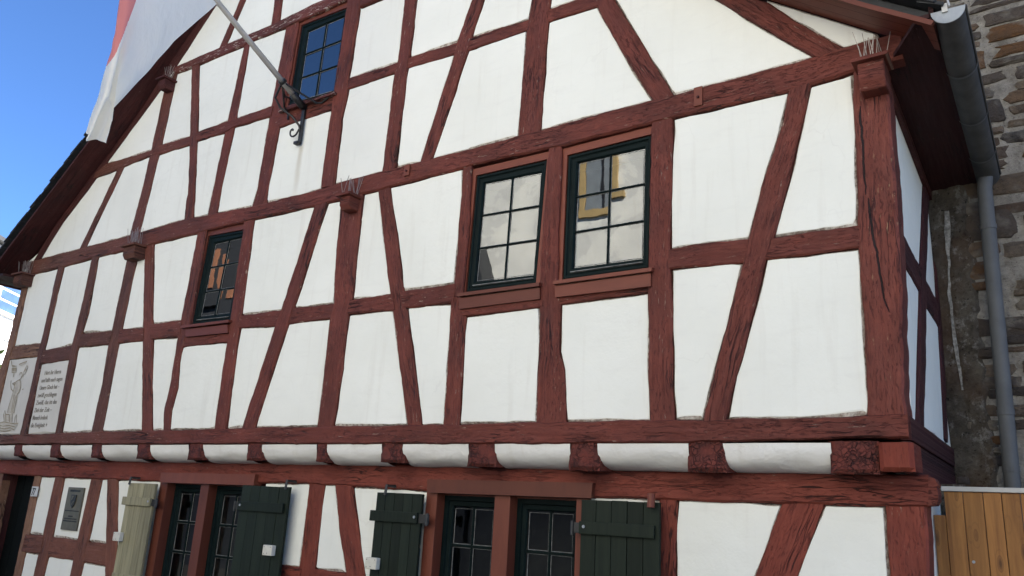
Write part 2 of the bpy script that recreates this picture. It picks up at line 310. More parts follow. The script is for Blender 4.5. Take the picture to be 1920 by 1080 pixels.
# ------------------------------------------------------------------ mesh helpers
class MB:
    def __init__(s): s.v = []; s.f = []; s.mi = []; s.uv = []; s.mats = []
    def mat(s, m):
        m = M[m] if isinstance(m, str) else m
        if m not in s.mats: s.mats.append(m)
        return s.mats.index(m)
    def face(s, pts, m, uv=None):
        b = len(s.v); s.v += [tuple(p) for p in pts]; s.f.append(tuple(range(b, b+len(pts)))); s.mi.append(s.mat(m)); s.uv.append(uv)
    def add(s, verts, faces, m, uvs=None):
        b = len(s.v); s.v += [tuple(p) for p in verts]; k = s.mat(m)
        for f in faces:
            s.f.append(tuple(b+i for i in f)); s.mi.append(k); s.uv.append([uvs[i] for i in f] if uvs else None)
    def box(s, x0, x1, y0, y1, z0, z1, m, bev=0.0):
        if bev <= 0:
            V = [(x0,y0,z0),(x1,y0,z0),(x1,y1,z0),(x0,y1,z0),(x0,y0,z1),(x1,y0,z1),(x1,y1,z1),(x0,y1,z1)]
            s.add(V, [(0,3,2,1),(4,5,6,7),(0,1,5,4),(1,2,6,5),(2,3,7,6),(3,0,4,7)], m, [(p[0]+p[1], p[2]) for p in V] if (z1-z0) < abs(x1-x0)+abs(y1-y0) else [(p[2], p[0]+p[1]) for p in V])
        else:
            bm = bmesh.new(); r = bmesh.ops.create_cube(bm, size=1)
            for v in bm.verts: v.co = ((x0+x1)/2+v.co.x*(x1-x0), (y0+y1)/2+v.co.y*(y1-y0), (z0+z1)/2+v.co.z*(z1-z0))
            bmesh.ops.bevel(bm, geom=list(bm.edges), offset=bev, segments=2, affect='EDGES', profile=.6)
            s.bm(bm, m)
    def bm(s, bm, m):
        bm.verts.ensure_lookup_table(); bm.verts.index_update()
        V = [tuple(v.co) for v in bm.verts]
        s.add(V, [tuple(v.index for v in f.verts) for f in bm.faces], m, [(p[0], p[2]) for p in V]); bm.free()
    def tube(s, pts, r, m, n=8, cap=True, r1=None):
        pts = [Vector(p) for p in pts]; rings = []; k = len(pts)
        for i, p in enumerate(pts):
            d = (pts[min(i+1, k-1)]-pts[max(i-1, 0)]).normalized()
            a = d.orthogonal().normalized() if i == 0 else (pa - d*pa.dot(d)).normalized(); pa = a; b = d.cross(a)
            rr = r if r1 is None else r+(r1-r)*i/(k-1)
            rings.append([p+(a*math.cos(6.28318*j/n)+b*math.sin(6.28318*j/n))*rr for j in range(n)])
        V = [q for g in rings for q in g]; F = []
        for i in range(k-1):
            for j in range(n): F.append((i*n+j, i*n+(j+1) % n, (i+1)*n+(j+1) % n, (i+1)*n+j))
        if cap: F += [tuple(range(n))[::-1], tuple(range((k-1)*n, k*n))]
        s.add(V, F, m)
    def prism(s, poly, y0, y1, m):   # polygon in XZ (counter-clockwise seen from -Y), front at y0
        n = len(poly); V = [(x, y0, z) for x, z in poly]+[(x, y1, z) for x, z in poly]
        F = [tuple(range(n)), tuple(range(2*n-1, n-1, -1))]+[(i, i+n, (i+1) % n+n, (i+1) % n) for i in range(n)]
        s.add(V, F, m, [(p[0], p[2]) for p in V])
    def build(s, name, parent=None, smooth=False, loc=None, rot=None, recalc=True):
        me = bpy.data.meshes.new(name); me.from_pydata(s.v, [], s.f)
        for m in s.mats: me.materials.append(m)
        me.polygons.foreach_set('material_index', s.mi)
        if any(u is not None for u in s.uv):
            ul = me.uv_layers.new(name='UVMap'); i = 0; flat = []
            for f, u in zip(s.f, s.uv):
                flat += [c for q in (u or [(0, 0)]*len(f)) for c in q]
            ul.data.foreach_set('uv', flat)
        if smooth: me.polygons.foreach_set('use_smooth', [True]*len(me.polygons))
        me.update()
        if recalc: bm = bmesh.new(); bm.from_mesh(me); bmesh.ops.recalc_face_normals(bm, faces=bm.faces); bm.to_mesh(me); bm.free()
        o = bpy.data.objects.new(name, me); COL.objects.link(o)
        if loc: o.location = loc
        if rot: o.rotation_euler = rot
        if parent: o.parent = parent
        return o
def tag(o, label=None, cat=None, group=None, kind=None):
    for k, v in (('label', label), ('category', cat), ('group', group), ('kind', kind)):
        if v: o[k] = v
    return o
def thing(name, loc, label, cat, group=None):
    o = bpy.data.objects.new(name, None); COL.objects.link(o); o.location = loc; o.empty_display_size = .2
    return tag(o, label, cat, group)
class Off:
    """part builder for things whose Empty is not at the world origin: mesh data stays in world metres"""
def under(parent, o):
    o.parent = parent; o.matrix_parent_inverse = parent.matrix_world.inverted() if False else o.matrix_parent_inverse
    l = parent.location
    o.location = (o.location[0]-l[0], o.location[1]-l[1], o.location[2]-l[2])
    return o
# ------------------------------------------------------------------ measured outlines (millimetres in each wall plane)
TIMBERS=[
('tie_beam','f','r',0.0260,[-11161,5009,-9706,5006,-8552,5013,-7461,5035,-6225,4981,-5277,4974,-4878,4994,-4325,4999,-3743,4994,-2781,4996,-2198,5008,-1413,5009,-1329,5009,-967,5008,-389,5021,-185,5031,-37,5036,146,5028],[-11007,4801,-10084,4798,-9252,4825,-8627,4815,-7982,4817,-7130,4819,-6154,4816,-5223,4803,-4869,4801,-4199,4812,-3345,4822,-3230,4828,-2473,4814,-2357,4802,-1570,4816,-1400,4818,-1330,4813,-589,4807,-423,4810,-154,4832,145,4851]),
('sill_beam','f','r',0.0300,[-11401,2593,-10196,2597,-9342,2602,-8566,2613,-7543,2613,-7149,2614,-6279,2615,-5650,2622,-4791,2620,-3739,2614,-3190,2614,-2471,2618,-2231,2617,-1566,2616,-1192,2613,-1039,2613,-586,2608,-200,2618,11,2623],[-11339,2472,-10128,2477,-8770,2474,-7569,2471,-6707,2469,-5618,2471,-4743,2464,-3739,2466,-2980,2460,-2193,2462,-1364,2467,-1063,2466,-429,2486,-174,2487,9,2483]),
('timber_post','f','t',0.0200,[-11201,4859,-11106,4649,-11138,3725,-11198,3433,-11328,2606],[-10988,4874,-10956,4616,-10946,3801,-10995,3583,-10992,3005,-11002,2603]),
('timber_post','f','b',0.0192,[-10198,4827,-10193,4287,-10212,3769,-10217,3522,-10230,2588],[-10046,4830,-10056,4222,-10075,3675,-10080,3493,-10050,2587]),
('timber_post','f','b',0.0210,[-9350,4839,-9353,4244,-9385,3859,-9398,3697,-9386,3406,-9357,2586],[-9192,4853,-9162,4066,-9206,3818,-9242,3618,-9230,3200,-9219,2585]),
('timber_post','f','b',0.0126,[-8514,4849,-8518,4663,-8548,3791,-8565,3572,-8538,3169,-8565,2585],[-8301,4859,-8289,4625,-8325,3805,-8331,3160,-8328,2588]),
('timber_brace','f','r',0.0144,[-8173,4832,-8024,4281,-7881,3756,-7696,3132,-7535,2586],[-7989,4846,-7947,4666,-7712,3822,-7643,3631,-7509,3124,-7345,2584]),
('timber_post','f','r',0.0162,[-7131,4847,-7151,4200,-7168,3799,-7167,3619,-7160,3149,-7182,2823,-7144,2587],[-6963,4840,-6981,3752,-7032,3585,-7058,3335,-7010,3062,-7056,2820,-7020,2586]),
('timber_post','f','r',0.0180,[-6314,4841,-6283,3697,-6287,3495,-6288,3070,-6277,2587],[-6147,4843,-6109,3766,-6123,3638,-6099,3062,-6091,2585]),
('timber_brace','f','r',0.0230,[-5202,4827,-5498,3774,-5565,3602,-5718,3045,-5855,2599],[-5019,4823,-5318,3767,-5371,3601,-5531,3052,-5655,2596]),
('timber_post','f','r',0.0216,[-4841,4824,-4811,4124,-4772,3754,-4797,3602,-4788,3004,-4790,2593],[-4547,4824,-4542,4298,-4529,3795,-4559,3631,-4557,3056,-4589,2600]),
('timber_brace','f','r',0.0132,[-4353,4835,-4286,4557,-4064,3764,-4014,3613,-3829,2962,-3721,2588],[-4213,4834,-4040,4274,-3909,3776,-3854,3626,-3672,2986,-3567,2585]),
('timber_post','f','r',0.0150,[-3351,4840,-3343,4607,-3347,3778,-3364,3596,-3351,2941,-3345,2586],[-3253,4845,-3238,4262,-3245,3702,-3199,3489,-3193,2934,-3190,2587]),
('timber_post','f','r',0.0168,[-2472,4831,-2491,4173,-2500,3679,-2490,3490,-2476,3145,-2482,2902,-2470,2592],[-2353,4828,-2345,4413,-2349,4062,-2347,3691,-2305,3501,-2298,3121,-2261,3023,-2238,2892,-2220,2591]),
('timber_post','f','r',0.0186,[-1570,4843,-1582,4107,-1585,3466,-1580,2862,-1560,2591],[-1400,4840,-1417,4078,-1425,3799,-1405,3296,-1401,2855,-1389,2588]),
('timber_brace','f','r',0.0240,[-562,4826,-618,4582,-776,4120,-864,3794,-911,3640,-1013,3260,-1135,2843,-1197,2591],[-415,4830,-601,4113,-699,3794,-753,3641,-861,3247,-983,2836,-1045,2589]),
('corner_post','f','r',0.0220,[-154,4828,-176,4006,-190,3520,-189,3186,-192,2801,-197,2615],[48,4834,47,4589,42,4285,52,3963,22,3167,2,2732,7,2617]),
('timber_rail','f','t',0.0138,[-11014,3790,-10174,3774],[-11080,3610,-10185,3606]),
('timber_rail','f','b',0.0156,[-10126,3670,-9324,3699],[-10106,3494,-9340,3511]),
('timber_rail','f','b',0.0174,[-9298,3831,-8505,3801],[-9293,3655,-8543,3642]),
('timber_rail','f','r',0.0192,[-8360,3808,-7858,3786],[-8349,3639,-7820,3633]),
('timber_rail','f','r',0.0210,[-7754,3819,-7130,3808],[-7687,3634,-7127,3623]),
('timber_rail','f','r',0.0126,[-7078,3605,-6240,3604],[-7061,3510,-6259,3499]),
('timber_rail','f','r',0.0144,[-6148,3769,-5460,3760],[-6135,3639,-5531,3605]),
('timber_rail','f','r',0.0162,[-5354,3769,-4740,3756],[-5416,3615,-4765,3611]),
('timber_rail','f','r',0.0180,[-4571,3767,-4034,3767],[-4591,3633,-3983,3616]),
('timber_rail','f','r',0.0198,[-3946,3779,-3319,3781],[-3891,3624,-3337,3612]),
('timber_rail','f','r',0.0216,[-3291,3587,-2464,3591],[-3227,3486,-2463,3489]),
('timber_rail','f','r',0.0132,[-2369,3599,-1558,3605],[-2336,3495,-1565,3508]),
('timber_rail','f','r',0.0150,[-1433,3805,-1333,3813,-1102,3810,-845,3799],[-1441,3654,-1334,3658,-1105,3647,-889,3638]),
('timber_rail','f','r',0.0168,[-722,3785,-437,3786,-159,3782],[-775,3638,-444,3634,-159,3633]),
('rake_rafter','f','d',0.0170,[-7650,8103,-7774,7942,-8372,7411,-8840,6853,-9404,6380,-9956,5955,-10450,5534,-10727,5255,-10930,5001],[-7483,8043,-7632,7900,-8248,7265,-8474,7035,-9482,6194,-9874,5846,-10046,5722,-10356,5479,-10767,5003]),
('timber_rail','f','r',0.0204,[-9710,6095,-9502,6175,-8438,6133,-8239,6162,-7659,6143,-7474,6162,-6927,6168,-6750,6158,-6098,6154],[-9746,6013,-9155,6026,-8497,6057,-8236,6037,-7626,6022,-7451,6038,-6941,6021,-6772,6048,-6117,6028]),
('timber_rail','f','r',0.0120,[-5013,6164,-4932,6162,-4287,6148,-4115,6155,-3537,6136,-3351,6133,-2744,6112,-2522,6142,-2035,6134],[-5024,6038,-4943,6037,-4308,6037,-4115,6044,-3563,6015,-3389,6006,-2760,6006,-2532,6019,-2069,6004,-1910,6003]),
('timber_brace','f','r',0.0210,[-2334,7030,-2069,6004,-1900,5650,-1735,5314,-1552,4986],[-2387,7030,-1907,6013,-1647,5503,-1386,4985]),
('timber_post','f','r',0.0156,[-2601,7298,-2760,5995,-2777,5277,-2786,4965],[-2475,7174,-2541,5975,-2563,5060,-2571,4962]),
('timber_brace','f','r',0.0174,[-3002,7637,-3537,6136,-3557,6013,-3712,5484,-3862,4971],[-2940,7592,-3359,6152,-3401,5998,-3565,5446,-3724,4968]),
('timber_post','f','r',0.0192,[-4260,8758,-4271,6132,-4304,6006,-4324,4966],[-4054,8577,-4116,6161,-4134,6033,-4156,4969]),
('timber_post','f','r',0.0210,[-4899,9328,-5114,7092,-5145,6086,-5153,5849,-5159,4987],[-4972,9385,-4906,7019,-4948,6167,-4938,6005,-4975,5701,-4960,4977]),
('timber_post','f','r',0.0126,[-6096,7144,-6146,6157,-6176,5163,-6227,4947],[-5886,7164,-5898,6551,-5922,6229,-5952,5849,-5991,5109,-5985,4941]),
('timber_rail','f','r',0.0144,[-6042,6023,-5132,6037],[-6008,5854,-5127,5858]),
('timber_rail','f','w',0.0280,[-8271,7260,-7343,7256,-7211,7267,-6354,7257,-6217,7267,-5575,7288,-5117,7265,-4307,7277],[-8219,7161,-7852,7140,-6845,7130,-6732,7152,-6116,7129,-5895,7138,-5179,7148,-4289,7130]),
('timber_post','f','r',0.0180,[-6584,8978,-7348,7220],[-6344,9187,-7232,7213]),
('timber_post','f','r',0.0198,[-6413,9131,-6370,7226],[-6336,9203,-6229,7222]),
('timber_post','f','r',0.0216,[-7857,7162,-7625,6135,-7454,5387,-7434,4995],[-7713,7157,-7485,6165,-7337,5411,-7258,4993]),
('timber_post','f','r',0.0132,[-6836,7164,-6887,6538,-6924,6154,-6981,5310,-7002,4981],[-6741,7169,-6755,6180,-6826,5267,-6825,4970]),
('timber_post','f','r',0.0150,[-8409,7039,-8446,6157,-8482,5596,-8562,4978],[-8185,7268,-8235,6109,-8293,5546,-8352,4974]),
('timber_brace','f','r',0.0168,[-9151,6062,-9310,5739,-9739,4975],[-9003,6068,-9188,5715,-9583,4982]),
('timber_brace','f','r',0.0240,[-2132,7030,-1062,5711,-791,5424,-364,4995],[-2160,7030,-770,5606,-684,5545,-482,5320,-314,5145,-154,4991]),
('timber_rail','f','r',0.0250,[-4900,7120,-2520,7120],[-4900,6980,-2360,6980]),
('plate_beam','g','gr',0.0300,[-11575,2293,-10517,2301,-7467,2309,-4957,2328,-3274,2315,-2288,2300,-1457,2294,-447,2308,-55,2308,61,2304],[-11520,2122,-11057,2116,-10096,2100,-9569,2097,-7404,2095,-5065,2130,-3732,2106,-2617,2107,-1612,2107,-774,2111,-182,2118,47,2124]),
('door_post','g','t',0.0120,[-10112,2106,-10114,932,-10115,300],[-9949,2103,-9933,947,-9925,300]),
('door_post','g','t',0.0138,[-11117,2115,-11087,852,-11074,300],[-10939,2118,-10859,871,-10823,300]),
('timber_post','g','gb',0.0156,[-9596,2125,-9613,1405,-9632,972,-9661,278],[-9381,2123,-9374,1407,-9400,991,-9444,278]),
('timber_brace','g','gb',0.0174,[-8776,2123,-8808,1405,-8829,1038,-8872,278],[-8534,2122,-8575,1396,-8602,1045,-8661,278]),
('timber_post','g','gb',0.0192,[-8430,2123,-8218,1419,-8108,1075,-7853,279],[-8209,2122,-7983,1389,-7900,1114,-7648,279]),
('timber_rail','g','gb',0.0210,[-10006,1408,-9567,1414],[-10017,1194,-9553,1201]),
('timber_rail','g','gb',0.0126,[-9411,1406,-8762,1407],[-9444,1186,-8770,1186]),
('timber_rail','g','gb',0.0144,[-8669,1403,-8168,1404],[-8700,1181,-8088,1175]),
('timber_post','g','gr',0.0162,[-5052,2162,-5053,1407,-5054,278],[-4854,2152,-4852,1404,-4850,278]),
('timber_brace','g','gr',0.0180,[-4723,2150,-4578,1677,-4454,1380,-3994,280],[-4504,2146,-4380,1776,-4250,1397,-3865,279]),
('timber_rail','g','gr',0.0198,[-5358,1407,-5012,1404],[-5365,1296,-5027,1295]),
('timber_rail','g','gr',0.0216,[-4905,1406,-4445,1401],[-4900,1299,-4412,1306]),
('timber_post','g','gr',0.0132,[-1592,2137,-1602,1618,-1626,278],[-1469,2131,-1481,1629,-1515,278]),
('timber_brace','g','gr',0.0150,[-762,2138,-950,1673,-1513,280],[-513,2138,-700,1694,-1296,280]),
('corner_post','g','gr',0.0168,[-179,2124,-185,1737,-208,300],[34,2127,26,1754,-3,300]),
('timber_rail','s','d',0.0160,[270,3811,991,3788,1289,3756,1935,3734],[241,3615,885,3585,1147,3548,1889,3525]),
('timber_post','s','d',0.0200,[1676,4693,1058,3827,447,2865,271,2599],[1983,4788,1305,3830,749,2913,519,2612]),
('timber_post','s','d',0.0180,[2100,4785,1797,3611,1640,3058,1505,2646],[2300,4811,1948,3616,1803,3084,1636,2629]),
]
PANELS={"f":[
[-11157,2593,-10233,2598,-10225,2640,-10230,2980,-10220,3165,-10220,3440,-10210,3520,-10213,3607,-10425,3600,-10445,3605,-10825,3605,-10987,3612,-10995,3590,-10990,3040,-11000,2910,-11000,2615,-11010,2605,-11150,2605,-11159,2599],
[-9363,2603,-9360,2755,-9370,2835,-9375,2990,-9370,3135,-9393,3502,-9435,3510,-9665,3510,-9885,3495,-9965,3500,-10077,3492,-10075,3175,-10055,2960,-10055,2670,-10047,2598,-9795,2595,-9660,2605],
[-9229,3654,-9237,3647,-9245,3600,-9230,3410,-9235,3115,-9225,3000,-9230,2940,-9218,2612,-9205,2605,-9115,2600,-8780,2615,-8595,2610,-8566,2616,-8560,2625,-8550,2760,-8550,2975,-8540,3100,-8540,3195,-8555,3345,-8556,3639,-8561,3644,-8615,3640,-8635,3645,-9010,3645,-9187,3658],
[-189,3631,-380,3635,-505,3630,-710,3645,-752,3642,-799,3449,-939,2984,-976,2881,-1031,2617,-825,2605,-590,2605,-285,2615,-220,2620,-198,2628,-190,2670,-195,3095,-185,3495],
[-8321,3636,-8330,3625,-8335,3535,-8330,3080,-8325,3060,-8330,3040,-8325,2860,-8332,2643,-8326,2614,-8065,2610,-8045,2615,-7548,2618,-7584,2756,-7656,2979,-7719,3226,-7751,3314,-7819,3556,-7848,3632,-8080,3640],
[-7151,2616,-7155,2690,-7180,2815,-7170,3005,-7160,3070,-7170,3300,-7165,3335,-7166,3619,-7175,3625,-7320,3620,-7536,3634,-7639,3634,-7506,3094,-7479,3026,-7352,2618,-7340,2610],
[-3351,2611,-3345,2620,-3345,2680,-3350,2700,-3350,2970,-3360,3055,-3355,3390,-3363,3606,-3640,3625,-3670,3620,-3849,3624,-3781,3364,-3748,3272,-3577,2618,-3565,2610,-3465,2615],
[-6278,2618,-6275,2645,-6290,2830,-6285,2925,-6288,3492,-6440,3505,-6550,3500,-6745,3510,-6980,3510,-7042,3502,-7055,3425,-7055,3330,-7010,3060,-7053,2823,-7050,2755,-7027,2618,-6660,2620,-6565,2610,-6510,2615,-6385,2610],
[-6084,2616,-5855,2625,-5844,2634,-5713,3043,-5651,3311,-5569,3589,-5571,3609,-5700,3610,-6065,3635,-6105,3635,-6114,3629,-6115,3415,-6100,3060,-6105,3000,-6090,2800,-6090,2625],
[-4550,3625,-4560,3435,-4560,3160,-4555,3130,-4570,2925,-4570,2780,-4585,2635,-4581,2619,-3733,2618,-3839,3021,-3906,3224,-3979,3491,-4019,3611,-4045,3620,-4220,3625],
[-2478,2618,-2475,3220,-2498,3487,-2523,3493,-3192,3482,-3203,3357,-3185,2775,-3187,2618,-2920,2620,-2802,2613],
[-1565,2615,-1565,2705,-1585,2970,-1580,3310,-1588,3507,-1720,3500,-2302,3497,-2295,3135,-2255,2995,-2230,2705,-2217,2628,-2180,2620,-2015,2615,-1905,2620,-1660,2610],
[-1384,2621,-1205,2615,-1193,2623,-1156,2776,-1056,3116,-1024,3204,-916,3631,-921,3639,-995,3650,-1410,3655,-1419,3649,-1410,3475,-1410,3220,-1400,3080,-1400,2780,-1390,2710,-1390,2630],
[-4799,3608,-5170,3620,-5367,3612,-5626,2721,-5647,2623,-5375,2615,-5320,2620,-5250,2615,-5145,2625,-4793,2623,-4790,3105,-4795,3125,-4785,3365],
[-3232,3651,-3218,3597,-3205,3590,-3070,3585,-2830,3585,-2640,3595,-2510,3590,-2500,3600,-2495,3755,-2497,3761,-2500,3755,-2505,3660,-2515,3650,-2545,3655],
[-1580,3610,-1580,3645,-1590,3655,-2330,3655,-2340,3645,-2325,3597,-2245,3605,-1590,3600],
[-6285,3615,-6285,3650,-6291,3674,-6300,3680,-6985,3700,-6998,3693,-7024,3611,-6970,3600,-6865,3600,-6695,3610,-6295,3605],
[-11158,3639,-11140,3710,-11130,3960,-11120,4040,-11123,4293,-11110,4510,-11110,4640,-11157,4756],
[-10069,3671,-9610,3685,-9495,3700,-9410,3700,-9401,3706,-9390,3840,-9370,3965,-9360,4195,-9350,4255,-9355,4700,-9345,4800,-9356,4819,-9610,4810,-9905,4810,-10035,4800,-10044,4794,-10050,4485,-10060,4415,-10055,4295,-10065,4075,-10065,3770,-10075,3695],
[-5213,4802,-5320,4810,-5665,4805,-6142,4817,-6145,4670,-6125,4435,-6130,4270,-6115,3810,-6107,3778,-6070,3770,-5965,3770,-5865,3760,-5725,3765,-5503,3758,-5469,3854,-5411,4096,-5379,4194,-5316,4441,-5244,4659],
[-4539,4809,-4545,4800,-4545,4550,-4540,4530,-4545,4190,-4530,3880,-4534,3776,-4525,3770,-4275,3760,-4066,3766,-4074,3821,-4241,4374,-4343,4802,-4355,4810],
[-4851,4799,-5010,4805,-5023,4798,-5096,4571,-5254,3974,-5316,3786,-5314,3766,-5140,3760,-5100,3765,-4785,3760,-4776,3766,-4785,3875,-4800,3955,-4810,4110,-4810,4245,-4825,4425,-4825,4540,-4840,4750],
[-3353,3788,-3350,4065,-3340,4175,-3345,4215,-3340,4585,-3358,4822,-3720,4820,-3890,4810,-4202,4812,-4156,4634,-4039,4281,-3945,3925,-3926,3819,-3912,3783,-3575,3780],
[-10977,4797,-10980,4780,-10955,4595,-10955,4405,-10945,4315,-10955,4060,-10945,3830,-10951,3787,-10690,3790,-10625,3780,-10360,3780,-10280,3770,-10218,3773,-10210,3820,-10210,3940,-10200,4060,-10205,4130,-10190,4330,-10195,4785,-10200,4795,-10215,4800,-10535,4795,-10725,4805],
[-161,4829,-215,4820,-415,4810,-426,4801,-564,4234,-681,3861,-699,3794,-694,3786,-390,3790,-315,3780,-195,3780,-186,3786,-175,3990,-180,4110,-175,4230,-160,4380,-155,4820],
[-8265,4820,-8289,4814,-8295,4805,-8295,4705,-8285,4610,-8305,4400,-8310,4205,-8305,4145,-8320,3925,-8318,3807,-8305,3800,-8245,3795,-7901,3791,-7910,3860,-7964,4071,-8049,4386,-8116,4599,-8168,4812,-8180,4820],
[-7171,3806,-7160,3870,-7160,4150,-7150,4235,-7145,4505,-7130,4690,-7133,4817,-7435,4820,-7639,4811,-7750,4820,-7965,4820,-7980,4815,-7961,4709,-7899,4516,-7746,3924,-7711,3824,-7590,3815,-7375,3815],
[-1417,3808,-1150,3810,-985,3800,-895,3800,-863,3808,-732,4262,-653,4478,-569,4784,-568,4807,-1005,4810,-1125,4805,-1275,4815,-1397,4812,-1395,4710,-1410,4510,-1420,4155],
[-8513,4812,-8715,4820,-8820,4815,-8935,4825,-9192,4822,-9195,4770,-9175,4555,-9175,4405,-9160,4200,-9165,4160,-9160,4080,-9190,3945,-9204,3839,-9200,3830,-8900,3820,-8785,3805,-8548,3808,-8540,3945,-8545,4085,-8540,4220,-8525,4350],
[-11155,4998,-11160,4990,-11158,4864,-11090,4865,-11064,4872],
[-5158,5852,-5240,5860,-5360,5855,-5670,5860,-5947,5847,-5970,5545,-5970,5430,-5995,5180,-5990,5020,-5982,4983,-5395,4970,-5190,4980,-5163,4988,-5155,5085,-5160,5200,-5152,5452,-5160,5525,-5155,5630,-5160,5695,-5150,5810],
[-6156,6029,-6365,6040,-6545,6035,-6735,6050,-6763,6043,-6765,5965,-6795,5680,-6795,5615,-6825,5355,-6825,5125,-6820,5105,-6825,5020,-6817,5008,-6305,4980,-6235,4980,-6222,4987,-6175,5165,-6170,5425,-6160,5515,-6165,5770,-6150,5980,-6150,6020],
[-4301,6034,-4415,6040,-4640,6040,-4660,6035,-4930,6040,-4939,6034,-4975,5705,-4965,5580,-4970,5300,-4965,5280,-4965,5000,-4959,4991,-4755,4995,-4660,4990,-4630,4995,-4580,4990,-4485,5000,-4330,5000,-4321,5006,-4315,5080,-4320,5445,-4310,5555,-4310,5805,-4295,6005],
[-4149,5001,-3955,5000,-3870,4990,-3857,4997,-3762,5317,-3723,5423,-3661,5676,-3589,5904,-3564,6018,-4070,6045,-4115,6045,-4128,6038,-4140,5935,-4140,5655,-4150,5580,-4145,5255,-4155,5010],
[-3716,4992,-3315,4995,-3295,5000,-2788,4998,-2770,5345,-2763,6007,-3285,6005,-3305,6000,-3390,6005,-3400,6000,-3476,5751,-3504,5629],
[-1569,5012,-1737,5313,-1913,5692,-2022,5898,-2068,6002,-2510,6020,-2537,6012,-2550,5750,-2545,5535,-2560,5340,-2567,5003,-2485,5000,-2420,5010,-1645,5005],
[-11146,5007,-10935,5010,-10921,5016,-10839,5124,-10701,5281,-10479,5504,-10346,5621,-10324,5648],
[-9562,5008,-9140,5005,-8980,5015,-8800,5010,-8780,5015,-8565,5015,-8555,5020,-8505,5385,-8465,5815,-8465,5910,-8453,6052,-8510,6055,-8670,6045,-8795,6050,-9000,6035,-9025,6025,-9193,5698,-9262,5587,-9467,5202],
[-10751,5012,-10626,5014,-10505,5005,-9726,5011,-9653,5128,-9547,5327,-9388,5588,-9223,5913,-9176,6019,-9185,6025,-9275,6025,-9360,6015,-9650,6020,-9688,6013,-9871,5851,-9999,5759,-10136,5646,-10344,5489,-10574,5234],
[-8351,5012,-7750,5035,-7690,5030,-7438,5033,-7435,5140,-7455,5385,-7470,5470,-7535,5715,-7550,5815,-7599,6021,-7845,6025,-7915,6035,-8241,6031,-8260,5915,-8290,5520,-8310,5400,-8330,5160],
[-7006,5021,-7000,5030,-6995,5215,-6965,5480,-6965,5575,-6940,5825,-6936,6019,-7205,6035,-7290,6030,-7454,6034,-7455,5995,-7430,5855,-7365,5575,-7360,5525,-7300,5240,-7295,5175,-7269,5031,-7260,5025,-7175,5020],
[-3,5033,0,5070,-11,5089,-689,5576,-991,5843,-839,5671,-769,5606,-691,5549,-514,5351,-401,5244,-334,5166,-204,5036,-190,5030],
[-5304,6037,-5860,6060,-5925,6065,-5938,6076,-5943,6030,-5935,6025,-5600,6025,-5525,6035],
[-2643,6977,-3122,6977,-3264,6459,-3336,6246,-3362,6138,-3275,6125,-3105,6125,-2955,6115,-2748,6118,-2720,6260,-2700,6510,-2680,6630],
[-394,5027,-684,5311,-844,5476,-976,5629,-1074,5726,-1364,6076,-1511,6274,-1646,6429,-2323,7027,-2328,7026,-2325,7005,-2279,6803,-2364,6976,-2487,6977,-2495,6915,-2500,6670,-2510,6580,-2510,6435,-2534,6146,-2525,6140,-2295,6140,-2125,6130,-2106,6136,-2199,6531,-2265,6760,-2260,6765,-1967,6133,-1888,5987,-1592,5383,-1498,5217,-1400,5015,-1390,5010,-850,5005,-745,5015,-435,5020],
[-9486,6182,-9315,6170,-9260,6160,-8443,6138,-8440,6405,-8430,6500,-8425,6735,-8410,6905,-8410,7030,-8404,7044,-8251,7201,-8247,7213,-8260,7240,-8279,7234,-8316,7201,-8501,7011,-8856,6711,-9064,6549,-9131,6486,-9349,6309,-9469,6204],
[-3239,6981,-3435,6985,-3620,6975,-3710,6980,-4087,6977,-4105,6755,-4110,6555,-4105,6475,-4115,6210,-4107,6153,-3945,6145,-3865,6150,-3760,6140,-3533,6143,-3494,6239,-3307,6802],
[-8186,7162,-8200,7035,-8200,6885,-8215,6665,-8210,6560,-8234,6166,-8225,6160,-8145,6160,-8065,6150,-7815,6155,-7705,6145,-7633,6148,-7628,6157,-7650,6265,-7720,6530,-7735,6625,-7846,7134,-7900,7145,-8000,7145],
[-6754,6161,-6545,6160,-6400,6150,-6148,6158,-6130,6345,-6125,6660,-6110,6840,-6110,6965,-6098,7127,-6227,7138,-6465,7140,-6560,7150,-6705,7150,-6737,7142,-6745,7120,-6740,6780,-6750,6695,-6750,6420,-6760,6230,-6760,6170],
[-7702,7132,-7695,7075,-7615,6710,-7535,6405,-7482,6163,-7150,6160,-6924,6174,-6870,6665,-6870,6775,-6860,6935,-6845,7040,-6843,7127,-7340,7140],
[-9236,6522,-9091,6636,-9014,6709,-8846,6846,-8692,7041,-8709,7034,-9174,6589],
[-2473,7156,-2478,7087,-2372,6994,-2382,7027,-2340,7030,-2334,7036],
[-4051,8557,-4065,8375,-4060,8125,-4070,7955,-4075,7660,-4085,7575,-4089,7131,-4080,7125,-3985,7120,-3560,7120,-3540,7115,-3270,7125,-3187,7122,-3099,7354,-3012,7638],
[-2620,7120,-2605,7250,-2611,7284,-2931,7569,-2941,7571,-3006,7366,-3072,7123,-2735,7120,-2715,7115],
[-6412,9026,-6542,8757,-6798,8168,-6907,7947,-7067,7587,-7158,7363,-7202,7282,-7199,7271,-7110,7265,-6790,7265,-6720,7255,-6515,7255,-6495,7260,-6385,7255,-6376,7261,-6370,7555,-6380,7620,-6385,7925,-6395,8080,-6390,8360,-6400,8460,-6400,8735,-6410,8800],
[-6592,8966,-6624,8944,-7584,8094,-7588,8085,-7582,8078,-7493,8047,-7491,8036,-7859,7674,-8011,7501,-8234,7279,-8241,7262,-8000,7265,-7740,7255,-7650,7260,-7435,7250,-7355,7255,-7325,7265,-7247,7462,-7023,7958,-6847,8382,-6703,8698],
